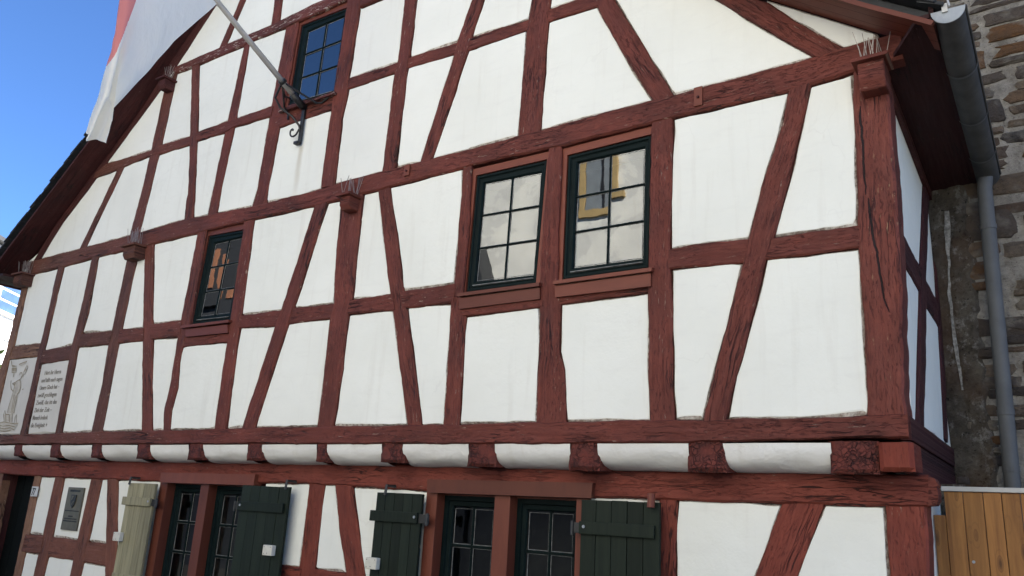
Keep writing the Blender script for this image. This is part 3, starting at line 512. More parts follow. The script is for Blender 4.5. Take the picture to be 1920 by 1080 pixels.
[-4281,6151,-4275,6160,-4270,6240,-4275,6550,-4265,6725,-4266,6979,-4275,6985,-4320,6985,-4541,6976,-4890,6975,-4900,6985,-4900,7115,-4890,7125,-4665,7115,-4580,7120,-4280,7115,-4267,7122,-4270,7485,-4260,7630,-4265,7735,-4260,7795,-4265,7855,-4260,7960,-4265,8105,-4261,8744,-4896,9307,-4935,9000,-4953,8774,-4960,9080,-4977,9378,-5541,9884,-5553,9888,-6338,9193,-6340,9150,-6315,8915,-6315,8785,-6295,8510,-6300,8450,-6295,8300,-6270,8050,-6270,7925,-6250,7710,-6250,7530,-6234,7271,-6210,7265,-6145,7275,-5995,7280,-5820,7275,-5605,7290,-5380,7275,-5260,7280,-5180,7270,-5098,7273,-5075,7480,-5075,7570,-5040,7810,-5025,8030,-5005,8170,-4995,8380,-4957,8711,-4940,8440,-4940,8185,-4930,7960,-4935,7825,-4920,7645,-4920,7490,-4909,7276,-4845,7265,-4825,7270,-4660,7265,-4440,7280,-4315,7280,-4305,7270,-4290,7150,-4291,7136,-4300,7130,-4395,7130,-4480,7140,-4907,7137,-4915,7000,-4910,6955,-4915,6765,-4925,6695,-4930,6555,-4930,6390,-4949,6166,-4930,6155,-4640,6160,-4450,6150,-4390,6155],
],"g":[
[-11145,2118,-11150,2110,-11150,330,-11140,320,-11085,320,-11075,330,-11075,540,-11080,655,-11090,715,-11095,1435,-11110,1590,-11105,1645,-11115,1870,-11115,2105,-11121,2114],
[-9914,321,-9675,320,-9662,327,-9660,445,-9650,510,-9645,750,-9630,870,-9625,985,-9630,1105,-9625,1190,-9630,1198,-9890,1195,-9920,1200,-9929,1194,-9935,1120,-9930,1055,-9935,560,-9925,375],
[-9432,323,-8873,323,-8860,405,-8850,555,-8850,725,-8835,905,-8828,1182,-8885,1190,-9105,1190,-9125,1185,-9295,1190,-9382,1182,-9410,905,-9410,805,-9435,515],
[-7869,322,-8016,774,-8074,986,-8138,1172,-8592,1177,-8615,930,-8620,710,-8655,425,-8656,322],
[-7346,321,-7340,330,-7341,2084,-7380,2095,-7525,2100,-7690,2095,-7945,2100,-8189,2089,-8195,2080,-8191,2064,-8149,1936,-8081,1684,-8003,1467,-7967,1333,-7899,1126,-7837,883,-7799,781,-7731,544,-7658,327,-7645,320],
[-5679,321,-5060,320,-5051,326,-5050,430,-5060,580,-5050,865,-5055,1015,-5045,1200,-5051,1294,-5060,1300,-5355,1295,-5365,1305,-5360,1395,-5354,1404,-5175,1400,-5065,1405,-5056,1411,-5055,1875,-5045,2075,-5050,2120,-5059,2131,-5195,2130,-5280,2120,-5595,2125,-5675,2120,-5684,2114,-5685,330],
[-4018,323,-4218,832,-4317,1043,-4424,1301,-4655,1305,-4800,1300,-4847,1292,-4855,1240,-4855,1020,-4850,1000,-4855,725,-4845,635,-4847,323],
[-3631,321,-3625,330,-3626,2099,-3635,2105,-3780,2105,-3855,2115,-4065,2115,-4085,2110,-4484,2114,-4486,2094,-4373,1767,-4321,1589,-4243,1382,-4167,1153,-4139,1091,-4057,823,-3881,329,-3870,320],
[-2134,321,-1630,320,-1621,326,-1620,935,-1610,1025,-1605,1225,-1610,1295,-1600,1385,-1605,1730,-1595,1875,-1590,2095,-1596,2104,-1800,2110,-2130,2110,-2139,2104,-2140,330],
[-1505,320,-1492,327,-1468,383,-1427,507,-1193,1058,-1107,1297,-1023,1488,-942,1697,-893,1798,-784,2089,-786,2104,-895,2105,-970,2115,-1460,2110,-1469,2104,-1470,2010,-1480,1925,-1475,1625,-1490,1415,-1485,1370,-1490,1200,-1500,1110,-1500,840,-1495,815,-1505,705,-1505,455,-1515,350,-1514,326],
[-186,2119,-510,2115,-522,2107,-642,1842,-738,1603,-772,1537,-873,1268,-1117,722,-1193,513,-1267,347,-1273,328,-1269,321,-215,320,-206,326,-210,360,-200,465,-205,885,-195,975,-200,1050,-195,1245,-185,1320,-185,1510,-190,1530,-185,1680,-190,1710,-180,2110],
[-9372,1403,-9315,1400,-9140,1410,-8880,1405,-8808,1413,-8790,1750,-8795,1830,-8778,2097,-9050,2090,-9310,2100,-9377,2092,-9380,1575],
[-8534,2094,-8540,2085,-8545,1860,-8555,1780,-8560,1535,-8574,1411,-8565,1405,-8221,1401,-8219,1416,-8266,1559,-8294,1681,-8418,2092,-8430,2100],
[-4849,2129,-4855,2120,-4860,1940,-4849,1416,-4815,1405,-4700,1400,-4469,1402,-4538,1597,-4582,1693,-4718,2122,-4730,2130,-4760,2125],
[-9939,1411,-9650,1415,-9625,1410,-9616,1416,-9610,1650,-9600,1710,-9595,2090,-9602,2103,-9730,2095,-9947,2096,-9940,2035,-9945,2010,-9945,1565,-9940,1545,-9945,1420],
],"s":[
[1897,4897,163,4897,163,2603,265,2600,279,2606,372,2743,478,2922,658,3202,807,3423,897,3573,895,3580,880,3585,600,3605,530,3600,249,3614,242,3620,245,3650,273,3807,470,3805,575,3795,935,3795,1010,3785,1031,3789,1116,3914,1269,4116,1601,4594,1671,4684,1688,4697,1897,4763],
[344,2602,1894,2601,1900,2610,1898,3426,1791,3039,1633,2632,1540,2640,1506,2646,1503,2652,1582,2858,1676,3179,1739,3426,1774,3524,1765,3530,1680,3535,1185,3540,1139,3547,1013,3357,757,2923,704,2846,520,2615],
[1896,4662,1639,4296,1476,4079,1283,3797,1268,3763,1400,3745,1831,3744,1900,4000],
]}
DRAWING=[
('figure_wash','sketch_lt',8,[[-10565,3314,-10619,3306,-10689,3269,-10680,3143,-10552,3112,-10515,3147,-10500,3199,-10520,3262],[-10679,3141,-10695,3050,-10714,2882,-10527,2872,-10536,2962,-10553,3110],[-10864,3483,-10838,3427,-10717,3425,-10734,3476],[-10790,2860,-10755,2777,-10610,2771,-10650,2857],[-10623,2860,-10588,2761,-10528,2760,-10569,2867],[-10681,3513,-10586,3539,-10486,3554,-10515,3524,-10610,3498],[-10870,2753,-10744,2764,-10350,2740,-10418,2660,-10820,2650]]),
('figure_drawing','sketch',6,[[-10617,3371,-10606,3405,-10559,3408,-10534,3378,-10548,3336,-10566,3316],[-10566,3316,-10629,3304,-10685,3285,-10744,3272],[-10808,3317,-10805,3264,-10753,3199,-10683,3164],[-10755,3272,-10690,3248,-10666,3268],[-10685,3285,-10675,3216,-10684,3143],[-10566,3316,-10520,3262,-10500,3199,-10515,3147,-10555,3118],[-10684,3143,-10689,3060,-10710,2967,-10715,2885],[-10552,3112,-10538,3034,-10542,2952,-10528,2875],[-10631,3121,-10625,3017,-10606,2882],[-10588,3098,-10583,2995,-10573,2881],[-10548,3336,-10508,3366,-10510,3419,-10486,3459,-10462,3500,-10431,3477,-10439,3425,-10469,3374],[-10499,3418,-10487,3438,-10457,3442],[-10875,3508,-10743,3505],[-10865,3485,-10837,3425,-10716,3424,-10735,3478,-10865,3485],[-10846,3468,-10742,3466],[-10838,3452,-10734,3450],[-10780,3420,-10766,3358],[-10936,3592,-10883,3524,-10787,3508],[-10686,3523,-10608,3540,-10486,3554],[-10748,2772,-10804,2866,-10795,2918,-10749,2865,-10693,2771],[-10749,2865,-10650,2862,-10607,2769],[-10591,2759,-10629,2862,-10569,2871,-10527,2758],[-10458,2746,-10475,2828,-10446,2858,-10405,2746],[-10870,2753,-10746,2767,-10586,2749,-10432,2736,-10353,2745],[-10855,2722,-10740,2710,-10593,2718,-10414,2695],[-10840,2691,-10701,2674,-10536,2687,-10416,2655],[-10798,2649,-10643,2643,-10501,2656],[-10446,3181,-10406,3187]]),
]
WINDOWS={
'R':{'out': [(-2.3038, 4.7267), (-1.5854, 4.7387), (-1.602, 3.7046), (-2.3088, 3.7029)], 'glass': [(-2.227, 4.6609), (-1.6481, 4.659), (-1.6557, 3.7845), (-2.2365, 3.7873)], 'sill': [(-2.3481, 3.6603), (-1.5389, 3.6619)], 'apron': [(-2.3401, 3.6353), (-1.556, 3.6384), (-1.5553, 3.5445), (-2.3361, 3.5469)]},
'L':{'out': [(-3.2101, 4.7355), (-2.5039, 4.7329), (-2.5548, 3.7024), (-3.2346, 3.7049)], 'glass': [(-3.1415, 4.6634), (-2.5651, 4.6483), (-2.5786, 3.7791), (-3.1647, 3.7879)], 'sill': [(-3.264, 3.6639), (-2.4723, 3.6622)], 'apron': [(-3.2604, 3.6368), (-2.4788, 3.6385), (-2.4741, 3.549), (-3.2521, 3.5456)]},
'1':{'out': [(-6.9412, 4.7624), (-6.3235, 4.7399), (-6.3275, 3.7273), (-6.9932, 3.7509)], 'glass': [(-6.8528, 4.6721), (-6.346, 4.6754), (-6.3891, 3.8282), (-6.904, 3.8357)], 'sill': [(-7.0721, 3.7194), (-6.246, 3.7108)], 'apron': [(-7.0065, 3.6887), (-6.2824, 3.6791), (-6.2618, 3.5929), (-6.9834, 3.6043)]},
'G':{'out': [(-5.8513, 7.0981), (-5.1431, 7.0783), (-5.1591, 6.0792), (-5.8831, 6.1152)], 'glass': [(-5.7647, 7.0099), (-5.1806, 7.0147), (-5.2048, 6.118), (-5.7761, 6.1394)], 'sill': [(-5.9355, 6.0203), (-5.0805, 6.0129)], 'apron': [(-5.8995, 5.9821), (-5.1141, 5.9953), (-5.112, 5.9825), (-5.8969, 5.9686)]},
}
YG = .22            # the ground floor stands back under the jetty
ROOF = [(-11.6, 4.70), (-11.11, 5.07), (-9.4, 6.38), (-7.77, 7.94), (-5.55, 9.9), (-.68, 5.58), (0.0, 5.09), (.35, 4.85)]
def interp(x, xs, ys):
    if x <= xs[0]: return ys[0]
    for a, b, c, d in zip(xs, xs[1:], ys, ys[1:]):
        if x <= b: return c+(d-c)*(x-a)/(b-a) if b > a else d
    return ys[-1]
def roofz(x): return interp(x, [p[0] for p in ROOF], [p[1] for p in ROOF])

# ------------------------------------------------------------------ ground
g = MB(); R_ = 600
g.face([(-R_, -R_, 0), (R_, -R_, 0), (R_, R_, 0), (-R_, R_, 0)], 'paving'); tag(g.build('ground'), kind='structure')

# ------------------------------------------------------------------ the half-timbered house
house = thing('half_timbered_house', (-5.5, 0, 0), 'white half-timbered house with dark red timbers and jettied upper storey', 'house')
def part(mb, name, smooth=False): return under(house, mb.build(name, None, smooth))

def wob(s, sd, a=1.0):
    return a*(.0030*math.sin(6.2832*s/.93+sd*1.7)+.0022*math.sin(6.2832*s/.41+sd*2.9)+.0016*math.sin(6.2832*s/.17+sd*4.1))
def pts(a): return [(a[i]/1000, a[i+1]/1000) for i in range(0, len(a), 2)]
def cum(E):
    c = [0]
    for a, b in zip(E, E[1:]): c.append(c[-1]+math.hypot(b[0]-a[0], b[1]-a[1]))
    return c
def along(E, c, q):
    s = q*c[-1]; return (interp(s, c, [p[0] for p in E]), interp(s, c, [p[1] for p in E]))
def place(plane, a, b, out):
    """a, b in the wall plane, out = metres proud of it"""
    if plane == 'f': return (a, -out, b)
    if plane == 'g': return (a, YG-out, b)
    return (0.0+out, a, b)
def timber(i, name, plane, col, proud, L, R):
    L, R = pts(L), pts(R); cl, cr = cum(L), cum(R); n = max(5, int(max(cl[-1], cr[-1])/.045)+1)
    V = []; F = []; U = []; uo = i*3.71; vo = i*1.37; sp_ = name == 'corner_post' and plane == 'f'; uo, vo = (0.0, 0.0) if sp_ else (uo, vo); col = 'rs' if sp_ else col; back = .09 if name != 'corner_post' else .17
    prof = [(0.0, -back), (0.0, proud*.45), (.07, proud), (.3, proud), (.5, proud), (.7, proud), (.93, proud), (1.0, proud*.45), (1.0, -back)]
    K = len(prof)
    for k in range(n+1):
        q = k/n; a, b = along(L, cl, q), along(R, cr, q); s = (cl[-1]+cr[-1])/2*q
        dx, dz = b[0]-a[0], b[1]-a[1]; w = math.hypot(dx, dz) or 1; ux, uz = dx/w, dz/w
        w1, w2 = wob(s, i*2+1), wob(s, i*2+2)
        nn = mnoise.noise((s*14, i*5.1, 0))*.004; w1 += nn; w2 += mnoise.noise((s*14, i*5.1, 9))*.004
        if q in (0, 1): pass
        a = (a[0]+ux*w1, a[1]+uz*w1); b = (b[0]+ux*w2, b[1]+uz*w2); w = math.hypot(b[0]-a[0], b[1]-a[1])
        for j, (t, o) in enumerate(prof):
            if 2 <= j <= 6:
                o = o + mnoise.noise((s*5+i, t*3, i*2.3))*.0045 + mnoise.noise((s*22, t*7, i*1.3))*.0018
            if j in (1, 7): o = o + mnoise.noise((s*18, j*3, i*1.9))*.004
            V.append(place(plane, a[0]+(b[0]-a[0])*t, a[1]+(b[1]-a[1])*t, o)); U.append((s+uo, t*w+vo+(o-proud)*.5))
    for k in range(n):
        for j in range(K-1): F.append((k*K+j, k*K+j+1, (k+1)*K+j+1, (k+1)*K+j))
    F += [tuple(range(K)), tuple(range(n*K, n*K+K))[::-1]]
    mb = MB(); mb.add(V, F, col, U); o = part(mb, name)
    lab = {'t': 'bare brown timber with worn paint', 'w': 'red timber with flaking weathered paint'}.get(col)
    if lab: tag(o, lab)
    return o
for i, (nm, pl, col, pr, L, R) in enumerate(TIMBERS): timber(i+1, nm, pl, col, pr, L, R)

def inset(poly, d):
    n = len(poly); out = []
    for i in range(n):
        p0, p1, p2 = poly[i-1], poly[i], poly[(i+1) % n]
        e1 = (p1[0]-p0[0], p1[1]-p0[1]); e2 = (p2[0]-p1[0], p2[1]-p1[1])
        l1 = math.hypot(*e1) or 1; l2 = math.hypot(*e2) or 1
        n1 = (-e1[1]/l1, e1[0]/l1); n2 = (-e2[1]/l2, e2[0]/l2)
        m = (n1[0]+n2[0], n1[1]+n2[1]); q = m[0]*n1[0]+m[1]*n1[1]
        q = max(q, .45); out.append((p1[0]+m[0]/q*d, p1[1]+m[1]/q*d))
    return out
def area(p): return sum(a[0]*b[1]-b[0]*a[1] for a, b in zip(p, p[1:]+p[:1]))/2
def dense(p, st=.05):
    o = []
    for a, b in zip(p, p[1:]+p[:1]):
        k = max(1, int(math.hypot(b[0]-a[0], b[1]-a[1])/st))
        o += [(a[0]+(b[0]-a[0])*j/k, a[1]+(b[1]-a[1])*j/k) for j in range(k)]
    return o
def tidy(p, d=.014):
    o = []
    for q in p:
        if not o or math.hypot(q[0]-o[-1][0], q[1]-o[-1][1]) > d: o.append(q)
    while len(o) > 4 and math.hypot(o[0][0]-o[-1][0], o[0][1]-o[-1][1]) < d: o.pop()
    while True:      # drop needle-sharp spikes
        k = None
        for i in range(len(o)):
            a, b, c = o[i-1], o[i], o[(i+1) % len(o)]
            u = Vector((a[0]-b[0], a[1]-b[1])); v = Vector((c[0]-b[0], c[1]-b[1]))
            if u.length and v.length and u.normalized().dot(v.normalized()) > .93: k = i; break
        if k is None or len(o) < 5: return o
        o.pop(k)
from mathutils.geometry import tessellate_polygon
def panel(i, plane, P, mat='plaster', name='plaster_panel'):
    if area(P) < 0: P = P[::-1]
    P = tidy(dense(tidy(P)))
    small = abs(area(P)) < .02
    # a thin ragged mortar lip runs round every infill panel
    r0 = inset(P, -.012); w = [(.004 if small else .007)+.006*abs(mnoise.noise((x*9, z*9, i))) for x, z in P]
    zl = min(p[1] for p in P); zr = max(p[1] for p in P)-zl
    for k, (x, z) in enumerate(P):      # mortar crumbles most along the foot of a panel
        a_, c_ = P[k-1], P[(k+1) % len(P)]
        if not small and (c_[0]-a_[0]) > abs(c_[1]-a_[1])*1.2: w[k] += .003+.020*max(0, mnoise.noise((x*2.3, i*1.7, 5))+.12)+.006*mnoise.noise((x*30, i, 2))
    w = [max(.003, q) for q in w]
    n = len(P); r1 = inset(P, .002); r2 = []
    big = inset(P, .012); r2 = [(a[0]+(b[0]-a[0])*(wi/.012), a[1]+(b[1]-a[1])*(wi/.012)) for a, b, wi in zip(P, big, w)]
    r3 = [(a[0]+(b[0]-a[0])*1.35, a[1]+(b[1]-a[1])*1.35) for a, b in zip(P, r2)]
    base = .003+.003*math.sin(i*2.1)
    V = [place(plane, x, z, -.035) for x, z in r0]+[place(plane, x, z, -.010) for x, z in r1]+[place(plane, x, z, base-.003) for x, z in r2]+[place(plane, x, z, base) for x, z in r3]
    cap = [tuple(3*n+q for q in t) for t in tessellate_polygon([[Vector((x, z, 0)) for x, z in r3]])]
    mb = MB()
    ring = lambda a: [(a*n+k, a*n+(k+1) % n, (a+1)*n+(k+1) % n, (a+1)*n+k) for k in range(n)]
    if small or mat == 'panelstone': mb.add(V, ring(0)+ring(1)+ring(2)+cap, mat)
    else:
        mb.add(V, ring(0)+ring(1), 'lip'); b = len(mb.v)-4*n
        for f in ring(2)+cap: mb.f.append(tuple(b+q for q in f)); mb.mi.append(mb.mat(mat)); mb.uv.append(None)
    return part(mb, name)
def inside(p, x, z):
    c = False
    for a, b in zip(p, p[1:]+p[:1]):
        if (a[1] <= z) != (b[1] <= z) and x < a[0]+(z-a[1])/(b[1]-a[1])*(b[0]-a[0]): c = not c
    return c
painted = {}
for pl in ('f', 'g', 's'):
    for i, p in enumerate(PANELS[pl]):
        P = pts(p); mat = 'plaster_lifted' if pl == 's' else 'plaster'
        nm = 'plaster_panel'; key = None
        if pl == 'f' and inside(P, -9.75, 3.0): mat, nm, key = 'panelstone', 'painted_panel', 'verse'
        if pl == 'f' and inside(P, -10.45, 3.0): mat, nm, key = 'panelstone', 'painted_panel', 'figure'
        o = panel(i, pl, P, mat, nm)
        if key: painted[key] = o
for k, l in (('verse', 'grey painted panel with an old German verse'), ('figure', 'grey painted panel with a sketched standing figure')):
    if k in painted: tag(painted[k], l)

# shell behind the frame: side walls, back wall, floor slab, dark sheets added for unlit rooms
mb = MB()
mb.box(-11.1, -.03, .95, 1.0, .0, 5.0, 'interior'); mb.box(-11.16, -11.10, .10, 8.0, 2.3, 4.8, 'plaster_lifted'); mb.box(-11.15, -11.10, YG+.10, 8, 0, 2.298, 'plaster_lifted')
mb.box(-.10, -.045, .12, 1.0, 2.3, 4.9, 'interior'); mb.box(-11.1, -.1, YG+.10, .95, 2.26, 2.30, 'interior')
mb.box(-11.1, -.05, .95, 8, 5.0, 5.04, 'interior')
mb.box(-11.1, .0, 7.95, 8.0, 0, 5.0, 'plaster_lifted'); mb.box(-.04, -.008, 1.93, 7.95, 0, 4.9, 'plaster_lifted')
mb.prism([(-11.0, 5.05), (-.1, 5.05), (-.7, 5.5), (-5.55, 9.8), (-7.77, 7.85), (-9.4, 6.3)], .95, 1.0, 'interior')
part(mb, 'shell_backing')
mb = MB(); mb.box(-.03, -.004, YG+.12, 1.93, 0.0, 2.296, 'plaster_lifted'); part(mb, 'side_wall')
mb = MB(); mb.box(-11.2, .03, YG-.02, 7.9, 0, .31, 'shopdark'); part(mb, 'plinth')

# ------------------------------------------------------------------ joist ends and coving of the jetty
JO = [(-10.322, -10.10, 2.330), (-9.419, -9.166, 2.322), (-8.494, -8.268, 2.323), (-7.583, -7.32, 2.317), (-6.666, -6.403, 2.314), (-5.738, -5.502, 2.316), (-4.781, -4.63, 2.311),
      (-4.002, -3.741, 2.314), (-3.096, -2.823, 2.291), (-2.192, -1.948, 2.277), (-1.308, -1.056, 2.281), (-.426, -.160, 2.286), (-.155, .026, 2.302)]
JO = [(-11.18, -10.98, 2.335)]+JO
for i, (x0, x1, zb) in enumerate(JO):
    zt = 2.472 if i < len(JO)-1 else 2.462
    mat = 'end' if i < len(JO)-1 else 'bright'; lip = .012 if i < len(JO)-1 else .028
    mb = MB(); nx, nz = 7, 7; V = []; F = []
    def front(u, v):
        x = x0+(x1-x0)*u; z = zb+(zt-zb)*v; e = min(u, 1-u, v*1.2)
        y = -lip+(.022*(1-min(1, e/.16))**2) + (mnoise.noise((x*11, z*11, i))*.008 if mat == 'end' else mnoise.noise((x*6, z*6, i))*.002)
        wx = mnoise.noise((z*14, i*3.3, u*2))*.010 if mat == 'end' else 0
        return (x+wx, y, z+(mnoise.noise((x*12, i*1.7, 4))*.007 if v == 0 else 0))
    for b in range(nz+1):
        for a in range(nx+1): V.append(front(a/nx, b/nz))
    for b in range(nz):
        for a in range(nx): F.append((b*(nx+1)+a, b*(nx+1)+a+1, (b+1)*(nx+1)+a+1, (b+1)*(nx+1)+a))
    rim = [a for a in range(nx+1)]+[b*(nx+1)+nx for b in range(1, nz+1)]+[nz*(nx+1)+a for a in range(nx-1, -1, -1)]+[b*(nx+1) for b in range(nz-1, 0, -1)]
    b0 = len(V); V += [(V[k][0], YG+.03, V[k][2]+(.012 if V[k][2] < zb+.02 else 0)) for k in rim]; m_ = len(rim)
    mb.add(V, F, mat, [(p[2], p[0]) for p in V]); base = 0
    side = [(rim[k], rim[(k+1) % m_], b0+(k+1) % m_, b0+k) for k in range(m_)]
    for f in side: mb.f.append(f); mb.mi.append(mb.mat('r' if mat == 'end' else 'bright')); mb.uv.append([(V[q][1]*1.0+i, V[q][0]+V[q][2]) for q in f])
    o = part(mb, 'joist_end')
    if mat == 'bright': tag(o, 'smooth fresh red corner block')
for i, (a, b) in enumerate(zip(JO, JO[1:])):
    x0, x1 = a[1]-.012, b[0]+.012
    if x1-x0 < .05: continue
    nx = max(6, int((x1-x0)/.05)); ny = 9; V = []; F = []
    for k in range(nx+1):
        x = x0+(x1-x0)*k/nx
        for j in range(ny+1):
            th = j/ny*math.pi/2; rr = 1+mnoise.noise((x*3.2, j*.35, i*3.0))*.05
            V.append((x, YG-.012-(YG+.002)*math.cos(th)**.75*rr*.98, 2.462-(.166)*math.sin(th)**.9*rr+mnoise.noise((x*2.2, i, 1))*.004))
    for k in range(nx):
        for j in range(ny): F.append((k*(ny+1)+j, k*(ny+1)+j+1, (k+1)*(ny+1)+j+1, (k+1)*(ny+1)+j))
    mb = MB(); mb.add(V, F, 'coving'); part(mb, 'plaster_coving', True)
# filler behind the coving
mb = MB(); mb.box(-11.1, -.16, YG+.03, YG+.06, 2.29, 2.47, 'interior'); part(mb, 'jetty_back')

# side elevation: floor plates under the sill
mb = MB(); mb.box(-.04, .020, -.002, 1.93, 2.477, 2.612, 'd', .006); part(mb, 'side_sill')
mb = MB(); mb.box(-.04, .012, .002, 1.93, 2.298, 2.472, 'd', .008); part(mb, 'side_plate')
mb = MB(); mb.prism([(.045, 2.13), (.085, 2.135), (.10, 2.16), (.104, 2.20), (.098, 2.235), (.106, 2.25), (.088, 2.285), (.05, 2.292)], YG-.028, YG+.10, 'r'); part(mb, 'beam_nose')

# ------------------------------------------------------------------ beam ends on brackets, with bird spikes
def beam_end(x0, x1, zt, zb, dep, mat, spikes, slope=.0, seed=0):
    rr = random.Random(seed); zc = zb+(zt-zb)*.35
    prof = [(-dep, zt), (-dep, zc), (-dep*.78, zb), (.03, zb), (.03, zt)]
    mb = MB(); V = [(x0, y, z) for y, z in prof]+[(x1, y, z) for y, z in prof]; n = len(prof)
    bm = bmesh.new(); vs = [bm.verts.new(v) for v in V]
    bm.faces.new(vs[:n][::-1]); bm.faces.new(vs[n:])
    for k in range(n): bm.faces.new((vs[k], vs[(k+1) % n], vs[n+(k+1) % n], vs[n+k]))
    bmesh.ops.recalc_face_normals(bm, faces=bm.faces); bmesh.ops.bevel(bm, geom=list(bm.edges), offset=.006, segments=1, affect='EDGES')
    mb.bm(bm, mat); o = part(mb, 'beam_end')
    mb = MB(); mb.box(x0-.03, x1+.03, -dep-.035, .02, zt+.001, zt+.026, mat, .004); mb.build('cap_board', o)
    if spikes:
        mb = MB(); n = max(4, int((x1-x0)/.021))
        for k in range(n):
            x = x0+(x1-x0)*(k+.5)/n; y = -dep*(.2+.7*rr.random())
            for s in (-1, 1): mb.tube([(x, y, zt+.026), (x+s*.03+rr.uniform(-.02, .02), y+rr.uniform(-.04, .03), zt+.215+rr.uniform(-.03, .03))], .0026, 'wire', 4)
        tag(mb.build('bird_spikes', o), kind='stuff')
    return o
beam_end(-.100, .055, 4.800, 4.620, .16, 'r', True, seed=1)
beam_end(-4.703, -4.575, 4.755, 4.630, .15, 'r', True, seed=2)
beam_end(-8.375, -8.135, 4.785, 4.640, .15, 'b', True, seed=3)
beam_end(-11.09, -10.85, 4.768, 4.620, .15, 'b', True, seed=4)
beam_end(-8.317, -8.185, 7.02, 6.90, .15, 'd', True, seed=5)
for x, z in ((-1.195, 4.93), (-3.985, 4.93)):
    mb = MB(); h = .075 if x > -2 else .055; mb.box(x-.032, x+.032, -.042, -.02, z-h, z+h, 'redpaint', .005); mb.tube([(x, -.055, z-.01), (x, -.04, z-.01)], .010, 'd', 8); part(mb, 'iron_plate')

# ------------------------------------------------------------------ windows
def lerp2(a, b, t): return (a[0]+(b[0]-a[0])*t, a[1]+(b[1]-a[1])*t)
def quadpt(q, u, v):      # q = TL, TR, BR, BL ; u to the right, v down
    return lerp2(lerp2(q[0], q[1], u), lerp2(q[3], q[2], u), v)
def inq(q, d): return [(q[0][0]+d, q[0][1]-d), (q[1][0]-d, q[1][1]-d), (q[2][0]-d, q[2][1]+d), (q[3][0]+d, q[3][1]+d)]
def loft(mb, prof, mat):  # prof: list of (quad, y)
    for (qa, ya), (qb, yb) in zip(prof, prof[1:]):
        for k in range(4):
            a, b = qa[k], qa[(k+1) % 4]; c, d = qb[(k+1) % 4], qb[k]
            mb.face([(a[0], ya, a[1]), (b[0], ya, b[1]), (c[0], yb, c[1]), (d[0], yb, d[1])], mat, [(a[0]+a[1], 0), (b[0]+b[1], 0), (c[0]+c[1], .05), (d[0]+d[1], .05)])
def bar(mb, p, q, w, y0, y1, mat):
    d = Vector((q[0]-p[0], q[1]-p[1])).normalized(); n = Vector((-d.y, d.x))*w/2
    P = [(p[0]+n.x, p[1]+n.y), (q[0]+n.x, q[1]+n.y), (q[0]-n.x, q[1]-n.y), (p[0]-n.x, p[1]-n.y)]
    c = Vector((-d.y, d.x))*w*.22
    F = [(p[0]+c.x, p[1]+c.y), (q[0]+c.x, q[1]+c.y), (q[0]-c.x, q[1]-c.y), (p[0]-c.x, p[1]-c.y)]
    V = [(x, y1, z) for x, z in P]+[(x, y0, z) for x, z in F]
    mb.add(V, [(4, 5, 6, 7), (0, 1, 5, 4), (1, 2, 6, 5), (2, 3, 7, 6), (3, 0, 4, 7)], mat)
def glazing(parent, G, y, cols, rows, glass, mat='sash', wbar=.022, tilt=0):
    rr = random.Random(int(abs(G[0][0]*1000)))
    for i in range(1, cols):
        mb = MB(); bar(mb, quadpt(G, i/cols, 0), quadpt(G, i/cols, 1), wbar, y-.014, y+.006, mat); mb.build('glazing_bar', parent)
    for j in range(1, rows):
        mb = MB(); bar(mb, quadpt(G, 0, j/rows), quadpt(G, 1, j/rows), wbar, y-.0155, y+.0055, mat); mb.build('glazing_bar', parent)
    for j in range(rows):
        for i in range(cols):
            e = .004; q = [quadpt(G, (i+a)/cols, (j+b)/rows) for a, b in ((0, 0), (1, 0), (1, 1), (0, 1))]
            ty, tz = rr.uniform(-.0012, .0012), rr.uniform(-.0015, .0015)
            ys = (y+ty+tz, y-ty+tz, y-ty-tz, y+ty-tz)
            mb = MB(); mb.face([(p[0], yy, p[1]) for p, yy in zip(q[::-1], ys[::-1])], glass); mb.build('pane', parent, recalc=False)
    # putty bead round each pane
    for j in range(rows):
        for i in range(cols):
            q = [quadpt(G, (i+a)/cols, (j+b)/rows) for a, b in ((0, 0), (1, 0), (1, 1), (0, 1))]
            mb = MB(); a = inq(q, wbar*.42); b = inq(q, wbar*.42+.0035); loft(mb, [(a, y-.004), (b, y-.002)], 'bead'); mb.build('putty_bead', parent)
